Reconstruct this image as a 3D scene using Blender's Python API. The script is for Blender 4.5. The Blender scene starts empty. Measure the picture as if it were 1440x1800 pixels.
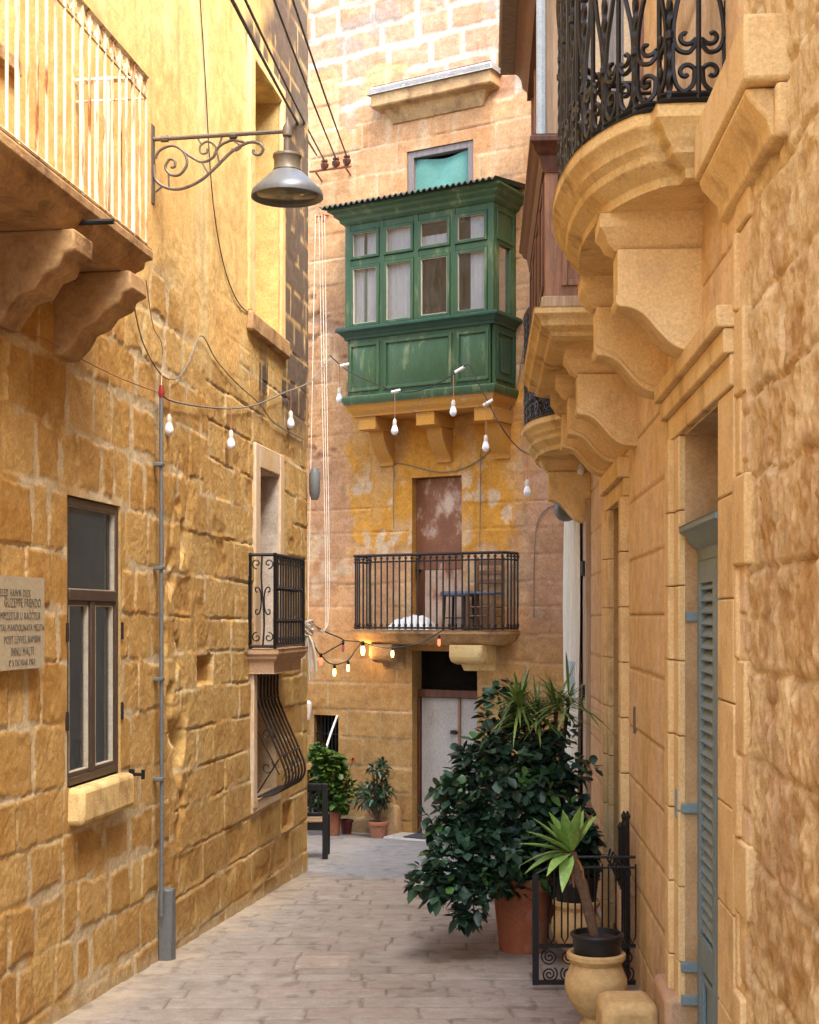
import bpy, math, random
import numpy as np
from mathutils import Vector, Matrix

random.seed(7)
R = math.radians
C = bpy.context.scene.collection
SC = bpy.context.scene
H, FPX = 1.75, 2500.0          # eye height (m) and focal length in photo pixels
SL = 0.048                     # the alley falls away from the viewer

# ----------------------------------------------------------------- frames
def gz(y): return -SL * y
def at(px, py, Y): return ((px - 720) / FPX * Y, Y, H + (1085 - py) / FPX * Y)
def LW(s, o, z): return (-2.886 + .1428 * s + .98995 * o, s - .14137 * o, z)
def RW(s, o, z): return (.911 + .052 * s - .99865 * o, s + .0519 * o, z)
def FW(t, o, z): return (.08 + .859 * t - .5115 * o, 16.5 - .5115 * t - .859 * o, z)
def ID(x, y, z): return (x, y, z)
def LS(px): return 7215.0 / (1077 - px)
def RS(px): return 2277.0 / (px - 850)
def FT(px): return (16.5 - 69500.0 / (px + 3480)) / .5115
def zz(py, Y): return H + (1085 - py) / FPX * Y
def LP(px, py, o=.02): s = LS(px); return LW(s, o, zz(py, s))
def FP(px, py, o=.02): t = FT(px); return FW(t, o, zz(py, 16.5 - .5115 * t))

# ----------------------------------------------------------------- noise
_rng = np.random.default_rng(3)
_T = [_rng.random((256, 256)) for _ in range(12)]
def vn(x, y, k=0):
    t = _T[k % 12]
    xi = np.floor(x).astype(int); yi = np.floor(y).astype(int)
    fx = x - xi; fy = y - yi
    fx = fx * fx * (3 - 2 * fx); fy = fy * fy * (3 - 2 * fy)
    a = t[xi & 255, yi & 255]; b = t[(xi + 1) & 255, yi & 255]
    c = t[xi & 255, (yi + 1) & 255]; d = t[(xi + 1) & 255, (yi + 1) & 255]
    return (a * (1 - fx) + b * fx) * (1 - fy) + (c * (1 - fx) + d * fx) * fy
def fbm(x, y, k=0, o=4):
    s = 0; a = .5
    for i in range(o):
        s = s + a * vn(x * 2 ** i + 17 * i, y * 2 ** i + 31 * i, k + i); a *= .5
    return s / (1 - .5 ** o)
def sst(a, b, x):
    t = np.clip((x - a) / (b - a), 0, 1); return t * t * (3 - 2 * t)

# ----------------------------------------------------------------- materials
def newmat(name):
    m = bpy.data.materials.new(name); m.use_nodes = True
    nt = m.node_tree; b = nt.nodes['Principled BSDF']
    return m, nt, b
def link(nt, a, b): nt.links.new(a, b)
def node(nt, t, **kw):
    n = nt.nodes.new(t)
    for k, v in kw.items():
        if isinstance(k, str) and hasattr(n, k): setattr(n, k, v)
    return n
def noise(nt, vec, scale, detail=4, rough=.6):
    n = node(nt, 'ShaderNodeTexNoise'); n.inputs['Scale'].default_value = scale
    n.inputs['Detail'].default_value = detail; n.inputs['Roughness'].default_value = rough
    link(nt, vec, n.inputs['Vector']); return n
def ramp(nt, fac, stops):
    n = node(nt, 'ShaderNodeValToRGB'); cr = n.color_ramp
    while len(cr.elements) < len(stops): cr.elements.new(.5)
    for e, (p, c) in zip(cr.elements, stops): e.position = p; e.color = (*c, 1)
    link(nt, fac, n.inputs['Fac']); return n
def mix(nt, fac, a, b, mode='MIX'):
    n = node(nt, 'ShaderNodeMix'); n.data_type = 'RGBA'; n.blend_type = mode
    if isinstance(fac, (int, float)): n.inputs['Factor'].default_value = fac
    else: link(nt, fac, n.inputs['Factor'])
    for sock, v in ((n.inputs['A'], a), (n.inputs['B'], b)):
        if isinstance(v, tuple): sock.default_value = (*v, 1)
        else: link(nt, v, sock)
    return n.outputs['Result']
def coords(nt, scale=(1, 1, 1)):
    tc = node(nt, 'ShaderNodeTexCoord'); mp = node(nt, 'ShaderNodeMapping')
    mp.inputs['Scale'].default_value = scale
    link(nt, tc.outputs['Object'], mp.inputs['Vector']); return mp.outputs['Vector']
def bump(nt, b, h, strength, dist):
    n = node(nt, 'ShaderNodeBump'); n.inputs['Strength'].default_value = strength
    n.inputs['Distance'].default_value = dist
    link(nt, h, n.inputs['Height']); link(nt, n.outputs['Normal'], b.inputs['Normal'])
def stone_attr(name, rough=.92, var=.35, bs=.5, bd=.012, fine=55, pits=.62):
    m, nt, b = newmat(name)
    at_ = node(nt, 'ShaderNodeAttribute'); at_.attribute_name = 'Col'
    v = coords(nt); n1 = noise(nt, v, fine, 6, .7); n2 = noise(nt, v, 9, 4, .6)
    r1 = ramp(nt, n1.outputs['Fac'], [(.25, (1 - var,) * 3), (.75, (1 + var * .6,) * 3)])
    r2 = ramp(nt, n2.outputs['Fac'], [(.3, (.84, .80, .74)), (.7, (1.1, 1.1, 1.1))])
    c = mix(nt, 1.0, at_.outputs['Color'], r1.outputs['Color'], 'MULTIPLY')
    c = mix(nt, 1.0, c, r2.outputs['Color'], 'MULTIPLY')
    vo = node(nt, 'ShaderNodeTexVoronoi'); vo.inputs['Scale'].default_value = 70
    link(nt, v, vo.inputs['Vector'])
    pit = ramp(nt, vo.outputs['Distance'], [(.0, (0, 0, 0)), (.3, (1, 1, 1))])
    n3 = noise(nt, v, fine * 2.6, 5, .75)
    pk = ramp(nt, n3.outputs['Fac'], [(.30, (pits, pits * .9, pits * .8)), (.44, (1, 1, 1)), (.75, (1.1, 1.1, 1.08))])
    c = mix(nt, 1.0, c, pk.outputs['Color'], 'MULTIPLY')
    hh = mix(nt, .35, n1.outputs['Fac'], pit.outputs['Color']); hh = mix(nt, .35, hh, n3.outputs['Color'])
    link(nt, c, b.inputs['Base Color']); b.inputs['Roughness'].default_value = rough
    b.inputs['Specular IOR Level'].default_value = .15
    bump(nt, b, hh, bs, bd); return m
def plain(name, c1, c2=None, scale=8, rough=.7, metal=0, stretch=(1, 1, 1), bs=.15, bd=.004, fine=60, lo=.35, hi=.65, spec=.4, c3=None, stain=None):
    m, nt, b = newmat(name); c2 = c2 or tuple(x * .7 for x in c1)
    v = coords(nt, stretch); n1 = noise(nt, v, scale, 5, .65)
    st = [(lo, c1), (hi, c2)]
    if c3: st.append((min(1, hi + .12), c3))
    r = ramp(nt, n1.outputs['Fac'], st)
    n2 = noise(nt, v, fine, 4, .7)
    r2 = ramp(nt, n2.outputs['Fac'], [(.3, (.8, .8, .8)), (.7, (1.12, 1.12, 1.12))])
    c = mix(nt, 1.0, r.outputs['Color'], r2.outputs['Color'], 'MULTIPLY')
    if stain:
        n4 = noise(nt, coords(nt, (1, 1, .6)), stain[1], 7, .7)
        f4 = ramp(nt, n4.outputs['Fac'], [(stain[2], (0, 0, 0)), (stain[2] + .14, (stain[3],) * 3)])
        c = mix(nt, f4.outputs['Color'], c, stain[0])
        n5 = noise(nt, v, 130, 4, .8); p5 = ramp(nt, n5.outputs['Fac'], [(.30, (.55, .5, .45)), (.42, (1, 1, 1))])
        c = mix(nt, 1.0, c, p5.outputs['Color'], 'MULTIPLY')
    link(nt, c, b.inputs['Base Color']); b.inputs['Roughness'].default_value = rough
    b.inputs['Metallic'].default_value = metal; b.inputs['Specular IOR Level'].default_value = spec
    bump(nt, b, n2.outputs['Fac'], bs, bd); return m
def glass(name, tint=(.9, .95, .95), refl=.12, dirt=.12, fk=1.0):
    m, nt, b = newmat(name); out = nt.nodes['Material Output']
    tr = node(nt, 'ShaderNodeBsdfTransparent'); tr.inputs['Color'].default_value = (*tint, 1)
    gl = node(nt, 'ShaderNodeBsdfGlossy'); gl.inputs['Roughness'].default_value = .04
    lw = node(nt, 'ShaderNodeLayerWeight'); lw.inputs['Blend'].default_value = .25
    mth = node(nt, 'ShaderNodeMath'); mth.operation = 'ADD'; mth.inputs[1].default_value = refl
    m0 = node(nt, 'ShaderNodeMath'); m0.operation = 'MULTIPLY'; m0.inputs[1].default_value = fk; link(nt, lw.outputs['Fresnel'], m0.inputs[0]); link(nt, m0.outputs[0], mth.inputs[0])
    ms = node(nt, 'ShaderNodeMixShader'); link(nt, mth.outputs[0], ms.inputs[0])
    link(nt, tr.outputs[0], ms.inputs[1]); link(nt, gl.outputs[0], ms.inputs[2])
    df = node(nt, 'ShaderNodeBsdfDiffuse'); df.inputs['Color'].default_value = (.45, .43, .4, 1)
    v = coords(nt, (1, 1, .25)); n = noise(nt, v, 14, 5, .7)
    rr = ramp(nt, n.outputs['Fac'], [(.35, (0, 0, 0)), (.8, (dirt * 2.5,) * 3)])
    m2 = node(nt, 'ShaderNodeMixShader'); link(nt, rr.outputs['Color'], m2.inputs[0])
    link(nt, ms.outputs[0], m2.inputs[1]); link(nt, df.outputs[0], m2.inputs[2])
    link(nt, m2.outputs[0], out.inputs['Surface']); return m
def emit(name, col, strength):
    m, nt, b = newmat(name); b.inputs['Base Color'].default_value = (*col, 1)
    b.inputs['Emission Color'].default_value = (*col, 1); b.inputs['Emission Strength'].default_value = strength
    return m
def leafmat(name, rough=.45):
    m, nt, b = newmat(name)
    a = node(nt, 'ShaderNodeAttribute'); a.attribute_name = 'Col'
    v = coords(nt); n = noise(nt, v, 40, 3)
    r = ramp(nt, n.outputs['Fac'], [(.3, (.75, .75, .75)), (.7, (1.2, 1.2, 1.2))])
    link(nt, mix(nt, 1.0, a.outputs['Color'], r.outputs['Color'], 'MULTIPLY'), b.inputs['Base Color'])
    b.inputs['Roughness'].default_value = rough; b.inputs['Specular IOR Level'].default_value = .4
    return m

M = {}
M['wall_l'] = stone_attr('yellow_limestone', bs=.45, bd=.012)
M['wall_f'] = stone_attr('orange_limestone', bs=.4, bd=.01, fine=40)
M['wall_r'] = stone_attr('golden_limestone', bs=.5, bd=.012, var=.26, pits=.68)
M['pave'] = stone_attr('paving_stone', bs=.3, bd=.004, var=.2, rough=.8)
M['trim'] = plain('carved_limestone', (.77, .575, .285), (.71, .49, .22), 3.2, .9, bs=.45, bd=.006, fine=75, spec=.15, hi=.60, c3=(.58, .40, .20), stain=((.40, .24, .10), 3.4, .52, .7))
M['trim_y'] = plain('yellow_carved_limestone', (.74, .56, .27), (.66, .46, .19), 3.5, .9, bs=.5, bd=.008, fine=70, spec=.15, hi=.58, c3=(.52, .34, .14), stain=((.30, .175, .07), 3.8, .52, .8))
M['trim_d'] = plain('weathered_limestone', (.50, .32, .15), (.34, .20, .095), 4, .92, bs=.6, bd=.012, fine=35, c3=(.15, .10, .06), hi=.6, spec=.1, stain=((.17, .10, .05), 4, .52, .7))
M['trim_p'] = plain('pinkish_limestone', (.52, .33, .18), (.46, .30, .18), 6, .9, bs=.35, bd=.006, spec=.15, stain=((.2, .13, .08), 4, .56, .7))
M['ochre'] = plain('ochre_limewash', (.52, .25, .045), (.44, .23, .07), 5, .9, bs=.4, bd=.008, c3=(.5, .34, .2), hi=.62, spec=.1)
M['pale'] = plain('chipped_white_limewash', (.56, .38, .20), (.58, .46, .33), 5, .9, stretch=(1, 1, .35), bs=.4, bd=.006, spec=.1)
M['iron'] = plain('black_wrought_iron', (.008, .008, .009), (.014, .012, .011), 30, .45, .2, bs=.3, bd=.002)
M['iron_b'] = plain('brown_black_iron', (.018, .014, .012), (.035, .022, .016), 30, .55, .2, bs=.3, bd=.002)
M['rail_w'] = plain('rusting_white_paint', (.76, .69, .53), (.72, .60, .40), 16, .7, stretch=(1, 1, .14), lo=.40, hi=.52, c3=(.28, .09, .02), bs=.5, bd=.003, fine=90)
M['green'] = plain('weathered_green_paint', (.027, .070, .030), (.044, .090, .035), 7, .5, stretch=(1, 1, .25), lo=.3, hi=.56, c3=(.15, .18, .085), bs=.35, bd=.003, fine=70)
M['green_d'] = plain('dark_green_paint', (.014, .050, .030), (.024, .068, .038), 8, .5, stretch=(1, 1, .3), bs=.3, bd=.003)
M['roofsheet'] = plain('corrugated_sheet', (.02, .035, .026), (.035, .04, .033), 9, .6, bs=.3, bd=.003)
M['wood_d'] = plain('dark_red_brown_wood', (.13, .040, .014), (.06, .018, .008), 9, .5, stretch=(3, 3, .2), bs=.3, bd=.004)
M['wood_m'] = plain('worn_brown_wood', (.34, .17, .095), (.20, .10, .058), 10, .65, stretch=(2.5, 2.5, .25), bs=.5, bd=.006, c3=(.38, .26, .16), hi=.6)
M['wood_p'] = plain('bleached_wood', (.46, .35, .23), (.33, .22, .13), 10, .7, stretch=(3, 3, .15), bs=.5, bd=.006)
M['wood_g'] = plain('grey_wood', (.24, .19, .165), (.17, .135, .12), 8, .7, stretch=(3, 3, .25), bs=.4, bd=.005)
M['cream'] = plain('cream_paint', (.62, .50, .30), (.55, .43, .25), 6, .5, bs=.15)
M['alu'] = plain('bronze_aluminium', (.105, .072, .048), (.085, .058, .04), 10, .45, .35, bs=.1)
M['door_r'] = plain('peeling_red_brown_paint', (.21, .085, .040), (.25, .105, .05), 3.2, .75, stretch=(1, 1, .7), lo=.45, hi=.54, c3=(.55, .40, .30), bs=.5, bd=.006)
M['door_p'] = plain('peeled_door_paint', (.52, .38, .29), (.45, .30, .2), 4, .75, stretch=(1, 1, .7), lo=.42, hi=.56, c3=(.25, .08, .03), bs=.5, bd=.006)
M['door_g'] = plain('grey_beige_paint', (.42, .39, .35), (.36, .33, .295), 5, .7, stretch=(1, 1, .5), lo=.35, hi=.66, c3=(.20, .155, .12), bs=.3, bd=.004)
M['shutter'] = plain('grey_blue_paint', (.19, .262, .275), (.165, .228, .24), 8, .5, bs=.2, bd=.003)
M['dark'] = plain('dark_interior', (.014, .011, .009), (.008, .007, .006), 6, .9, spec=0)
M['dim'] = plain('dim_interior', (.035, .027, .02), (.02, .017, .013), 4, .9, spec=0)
M['cloth_w'] = plain('pale_net_curtain', (.56, .54, .53), (.46, .445, .44), 10, .9, stretch=(6, 6, .15), bs=.3, spec=.05)
M['cloth_b'] = plain('whitish_canvas', (.70, .63, .50), (.60, .52, .38), 10, .9, stretch=(5, 5, .2), bs=.4, spec=.05)
M['teal'] = plain('teal_cloth', (.15, .33, .26), (.12, .27, .22), 3, .8, bs=.2, spec=.1)
M['glass'] = glass('old_window_glass', (.95, .97, .98), .07, .03, .5)
M['glass_d'] = glass('dusty_dark_glass', (.7, .72, .74), .012, .02, .12)
M['lamp'] = plain('grey_lamp_enamel', (.135, .145, .15), (.115, .122, .125), 9, .38, .2, bs=.08)
M['lamp_b'] = plain('bronze_lamp_neck', (.17, .14, .10), (.14, .115, .085), 9, .45, .3, bs=.08)
M['lamp_g'] = plain('greenish_lamp_glass', (.085, .09, .055), (.07, .075, .045), 12, .12, bs=.05)
M['bracket'] = plain('grey_brown_iron', (.155, .12, .088), (.11, .088, .066), 20, .55, .2, bs=.3, bd=.003)
M['pvc'] = plain('grey_pipe', (.135, .14, .135), (.115, .12, .12), 7, .5, bs=.1)
M['plaque'] = plain('plaque_limestone', (.43, .36, .235), (.38, .31, .2), 4, .8, bs=.25, bd=.003)
M['putty'] = plain('pale_putty', (.50, .44, .34), (.42, .36, .27), 12, .7)
M['letter'] = plain('lead_lettering', (.13, .105, .075), (.10, .085, .06), 20, .7)
M['wire'] = plain('black_cable', (.018, .016, .015), (.03, .027, .025), 20, .6)
M['wire_g'] = plain('grey_cable', (.20, .18, .15), (.14, .12, .10), 20, .7)
M['wire_r'] = plain('faded_red_cable', (.40, .13, .08), (.34, .14, .09), 20, .6)
M['rope'] = plain('white_rope', (.56, .50, .40), (.44, .38, .30), 60, .9, bs=.5, bd=.003)
M['bulb'] = plain('white_bulb_glass', (.78, .78, .80), (.72, .72, .76), 6, .15)
M['socket'] = plain('cream_bulb_socket', (.62, .56, .46), (.5, .45, .37), 8, .5)
M['terra'] = plain('terracotta', (.32, .095, .035), (.24, .07, .028), 6, .8, bs=.25, bd=.004, stain=((.42, .27, .2), 5, .54, .45))
M['terra_p'] = plain('pinkish_terracotta', (.34, .13, .065), (.28, .10, .05), 6, .8, bs=.25, bd=.004, stain=((.4, .28, .22), 6, .54, .4))
M['terra_d'] = plain('dark_red_terracotta', (.13, .02, .015), (.10, .02, .014), 6, .7)
M['urn'] = plain('cream_stone_urn', (.58, .40, .18), (.50, .33, .14), 9, .9, bs=.5, bd=.007, fine=30, spec=.15)
M['blackpot'] = plain('black_plastic', (.010, .010, .010), (.014, .013, .013), 8, .45)
M['soil'] = plain('potting_soil', (.045, .028, .018), (.02, .013, .009), 60, .95, bs=.9, bd=.02)
M['bark'] = plain('grey_brown_bark', (.18, .105, .055), (.11, .07, .045), 12, .9, stretch=(1, 1, 3), bs=.7, bd=.008)
M['deadleaf'] = plain('dead_orange_leaf', (.32, .12, .03), (.22, .08, .025), 10, .8)
M['leaf'] = leafmat('plant_leaf', .42)
M['flower'] = plain('red_petal', (.55, .012, .012), (.42, .008, .01), 10, .6)
M['mat'] = plain('dark_rubber_mat', (.045, .05, .06), (.03, .035, .04), 20, .8)
M['concrete'] = plain('worn_concrete', (.40, .37, .34), (.33, .30, .27), 5, .85, bs=.3, bd=.006)
M['white'] = plain('white_plastic', (.75, .74, .72), (.65, .64, .62), 6, .5)
M['seat'] = plain('tan_wood_seat', (.40, .27, .15), (.32, .20, .1), 10, .6, stretch=(4, 1, 1))
M['chairwood'] = plain('brown_chair_wood', (.20, .10, .05), (.14, .07, .035), 10, .6)
M['bluecloth'] = plain('blue_grey_cushion', (.13, .15, .20), (.10, .12, .16), 9, .9)
M['redplastic'] = plain('red_connector', (.30, .03, .02), (.2, .02, .02), 9, .5)
M['bluepaint'] = plain('pale_blue_paint', (.45, .55, .60), (.38, .47, .52), 9, .6)
M['lichen'] = plain('grey_lichen_stone', (.33, .31, .285), (.24, .225, .21), 7, .9, bs=.8, bd=.02, c3=(.55, .5, .44), spec=.1)
M['e_warm'] = emit('lit_warm_bulb', (1.0, .55, .13), 1.6)
M['e_warm2'] = emit('lit_bright_bulb', (1.0, .56, .12), 3.5)
M['e_red'] = emit('lit_red_bulb', (1.0, .07, .03), .9)
M['e_pink'] = plain('unlit_red_bulb', (.50, .12, .09), (.42, .1, .08), 9, .2)

# ----------------------------------------------------------------- mesh builder
def mesh_obj(name, v, f, mat, parent=None, col=None, smooth=True, angle=35, bevel=0, origin=None, mats=None):
    v = np.asarray(v, dtype=float)
    org = np.array(parent.matrix_world.translation) if parent is not None else (np.array(origin) if origin is not None else np.array([v[:, 0].mean(), v[:, 1].mean(), v[:, 2].min()]))
    me = bpy.data.meshes.new(name)
    if isinstance(f, np.ndarray):
        n = len(f); k = f.shape[1]
        me.vertices.add(len(v)); me.vertices.foreach_set('co', (v - org).ravel())
        me.loops.add(n * k); me.loops.foreach_set('vertex_index', f.astype(np.int32).ravel())
        me.polygons.add(n); me.polygons.foreach_set('loop_start', np.arange(0, n * k, k, dtype=np.int32))
        me.update(calc_edges=True); me.validate()
    else:
        me.from_pydata([tuple(p) for p in (v - org)], [], f); me.update()
    if col is not None:
        a = me.color_attributes.new('Col', 'FLOAT_COLOR', 'POINT')
        cc = np.ones((len(v), 4)); cc[:, :3] = col
        a.data.foreach_set('color', cc.ravel())
    if smooth:
        me.polygons.foreach_set('use_smooth', np.ones(len(me.polygons), dtype=bool))
        if angle: me.set_sharp_from_angle(angle=R(angle))
    me.materials.append(mat)
    o = bpy.data.objects.new(name, me); C.objects.link(o)
    if parent is not None:
        o.parent = parent
    else: o.location = org
    if bevel:
        b = o.modifiers.new('bevel', 'BEVEL'); b.width = bevel; b.segments = 2; b.limit_method = 'ANGLE'; b.angle_limit = R(40)
    bpy.context.view_layer.update()
    return o

class MB:
    def __init__(s, fr=ID): s.v = []; s.f = []; s.fr = fr
    def add(s, vs, fs):
        n = len(s.v); s.v += [s.fr(*p) for p in vs]; s.f += [tuple(i + n for i in q) for q in fs]
    def box(s, a0, a1, b0, b1, c0, c1):
        s.add([(a0, b0, c0), (a1, b0, c0), (a1, b1, c0), (a0, b1, c0), (a0, b0, c1), (a1, b0, c1), (a1, b1, c1), (a0, b1, c1)],
              [(0, 3, 2, 1), (4, 5, 6, 7), (0, 1, 5, 4), (1, 2, 6, 5), (2, 3, 7, 6), (3, 0, 4, 7)]); return s
    def prism(s, poly, a0, a1, axis=0):
        """poly of (b, c) pairs swept from a0 to a1 along the given local axis"""
        def mk(a, p): q = list(p); q.insert(axis, a); return tuple(q)
        n = len(poly)
        s.add([mk(a0, p) for p in poly] + [mk(a1, p) for p in poly],
              [tuple(range(n - 1, -1, -1)), tuple(range(n, 2 * n))] + [(i, (i + 1) % n, n + (i + 1) % n, n + i) for i in range(n)]); return s
    def layers(s, outline, prof):
        """outline(inset) -> closed polygon of (a, b); prof = [(inset, z)] from top to bottom"""
        rings = [[(a, b, z) for a, b in outline(i)] for i, z in prof]
        n = len(rings[0]); vs = [p for r in rings for p in r]
        fs = [tuple(range(n))] + [tuple((len(rings) - 1) * n + i for i in range(n - 1, -1, -1))]
        for k in range(len(rings) - 1):
            for i in range(n):
                j = (i + 1) % n; fs.append((k * n + i, k * n + j, (k + 1) * n + j, (k + 1) * n + i))
        s.add(vs, fs); return s
    def tube(s, pts, r, n=6, closed=False, twist=0, world=False):
        P = [Vector(p if world else s.fr(*p)) for p in pts]
        m = len(P); rr = r if isinstance(r, (list, tuple)) else [r] * m
        T = []
        for i in range(m):
            a = P[i - 1] if (i > 0 or closed) else P[i]; b = P[(i + 1) % m] if (i < m - 1 or closed) else P[i]
            t = (b - a); T.append(t.normalized() if t.length > 1e-9 else Vector((0, 0, 1)))
        up = Vector((0, 0, 1)) if abs(T[0].z) < .9 else Vector((1, 0, 0))
        u = T[0].cross(up).normalized(); vs = []
        for i in range(m):
            u = (u - T[i] * u.dot(T[i]))
            u = u.normalized() if u.length > 1e-9 else T[i].orthogonal().normalized()
            w = T[i].cross(u)
            for k in range(n):
                a = 2 * math.pi * k / n + twist * i
                vs.append(P[i] + (u * math.cos(a) + w * math.sin(a)) * rr[i])
        fs = []
        for i in range(m if closed else m - 1):
            j = (i + 1) % m
            for k in range(n): fs.append((i * n + k, i * n + (k + 1) % n, j * n + (k + 1) % n, j * n + k))
        if not closed: fs += [tuple(range(n - 1, -1, -1)), tuple((m - 1) * n + k for k in range(n))]
        b = len(s.v); s.v += [tuple(p) for p in vs]; s.f += [tuple(i + b for i in q) for q in fs]; return s
    def lathe(s, prof, c, n=28):
        vs = []; fs = []
        for r, z in prof:
            for k in range(n):
                a = 2 * math.pi * k / n; vs.append((c[0] + r * math.cos(a), c[1] + r * math.sin(a), c[2] + z))
        for i in range(len(prof) - 1):
            for k in range(n): fs.append((i * n + k, i * n + (k + 1) % n, (i + 1) * n + (k + 1) % n, (i + 1) * n + k))
        fs += [tuple(range(n - 1, -1, -1)), tuple((len(prof) - 1) * n + k for k in range(n))]
        s.add(vs, fs); return s
    def build(s, name, mat, parent=None, **kw): return mesh_obj(name, s.v, s.f, mat, parent, **kw)

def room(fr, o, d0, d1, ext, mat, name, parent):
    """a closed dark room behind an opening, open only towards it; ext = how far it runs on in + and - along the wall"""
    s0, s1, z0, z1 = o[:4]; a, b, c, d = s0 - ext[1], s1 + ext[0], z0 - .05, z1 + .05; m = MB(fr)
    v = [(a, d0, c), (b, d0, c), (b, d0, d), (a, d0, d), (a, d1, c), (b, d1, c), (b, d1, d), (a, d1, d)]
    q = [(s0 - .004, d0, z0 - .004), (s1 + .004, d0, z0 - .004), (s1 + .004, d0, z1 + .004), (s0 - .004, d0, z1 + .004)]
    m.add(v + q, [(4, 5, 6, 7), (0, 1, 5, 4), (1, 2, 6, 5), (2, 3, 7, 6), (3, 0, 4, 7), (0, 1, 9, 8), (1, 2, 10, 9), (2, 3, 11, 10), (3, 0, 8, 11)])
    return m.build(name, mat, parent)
def thing(name, label, cat, loc, group=None):
    o = bpy.data.objects.new(name, None); C.objects.link(o); o.location = loc; o.empty_display_size = .2
    o['label'] = label; o['category'] = cat
    if group: o['group'] = group
    bpy.context.view_layer.update(); return o
def tag(o, label, cat, group=None):
    o['label'] = label; o['category'] = cat
    if group: o['group'] = group
    return o
def lab(o, label): o['label'] = label; return o
def subcopy(src, parent, dx):
    """copy of a part moved by the world vector dx"""
    c = src.copy(); C.objects.link(c); c.parent = parent; c.location = Vector(src.location) + Vector(dx); return c
def spiral(cx, cy, r0, r1, a0, a1, n=18):
    return [(cx + (r0 + (r1 - r0) * i / n) * math.cos(a0 + (a1 - a0) * i / n), cy + (r0 + (r1 - r0) * i / n) * math.sin(a0 + (a1 - a0) * i / n)) for i in range(n + 1)]
def bez(p, n=14):
    """Catmull-Rom through p"""
    q = [p[0]] + list(p) + [p[-1]]; out = []
    for i in range(1, len(q) - 2):
        for k in range(n):
            t = k / n; o = []
            for a, b, c, d in zip(q[i - 1], q[i], q[i + 1], q[i + 2]):
                o.append(.5 * (2 * b + (c - a) * t + (2 * a - 5 * b + 4 * c - d) * t * t + (3 * b - a - 3 * c + d) * t ** 3))
            out.append(tuple(o))
    out.append(tuple(p[-1])); return out
def sag(a, b, d, n=16):
    return [tuple(a[i] + (b[i] - a[i]) * k / n - (d * 4 * (k / n) * (1 - k / n) if i == 2 else 0) for i in range(3)) for k in range(n + 1)]

# ----------------------------------------------------------------- masonry
def axis(segs, extra):
    a = []
    for lo, hi, st in segs: a += list(np.arange(lo, hi, st))
    a.append(segs[-1][1]); a = np.array(a); ex = np.array(sorted(set(extra)))
    for e in ex:
        i = np.argmin(abs(a - e)); a[i] = e
    return np.unique(a)
def blocks(S, Z, seed, hrange, wrange, zlo, zhi, slo, shi, warp=.015, wf=6., rnd=.03):
    """irregular coursed masonry: distance to nearest joint and five random numbers per block"""
    rg = np.random.default_rng(seed)
    s = S + warp * (fbm(S * wf, Z * wf, seed, 3) - .5) * 2; z = Z + warp * (fbm(S * wf + 50, Z * wf + 9, seed + 1, 3) - .5) * 2
    zb = [zlo]
    while zb[-1] < zhi: zb.append(zb[-1] + rg.uniform(*hrange))
    zb = np.array(zb); row = np.clip(np.searchsorted(zb, z) - 1, 0, len(zb) - 2)
    dz = np.minimum(z - zb[row], zb[row + 1] - z)
    ds = np.zeros_like(S); rand = np.zeros(S.shape + (5,))
    for r in range(len(zb) - 1):
        mk = row == r
        if not mk.any(): continue
        sb = [slo - rg.uniform(0, wrange[1])]
        while sb[-1] < shi: sb.append(sb[-1] + rg.uniform(*wrange))
        sb = np.array(sb); ss = s[mk]; k = np.clip(np.searchsorted(sb, ss) - 1, 0, len(sb) - 2)
        ds[mk] = np.minimum(ss - sb[k], sb[k + 1] - ss)
        tb = rg.random((len(sb), 5)); rand[mk] = tb[k]
    d = np.minimum(ds, dz)
    q = (ds < rnd) & (dz < rnd)
    d = np.where(q, np.maximum(0, rnd - np.sqrt((rnd - np.clip(ds, 0, rnd)) ** 2 + (rnd - np.clip(dz, 0, rnd)) ** 2)), d)
    return np.maximum(d, 0), rand
def lerp(a, b, t): return np.asarray(a) * (1 - t[..., None]) + np.asarray(b) * t[..., None]
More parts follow.
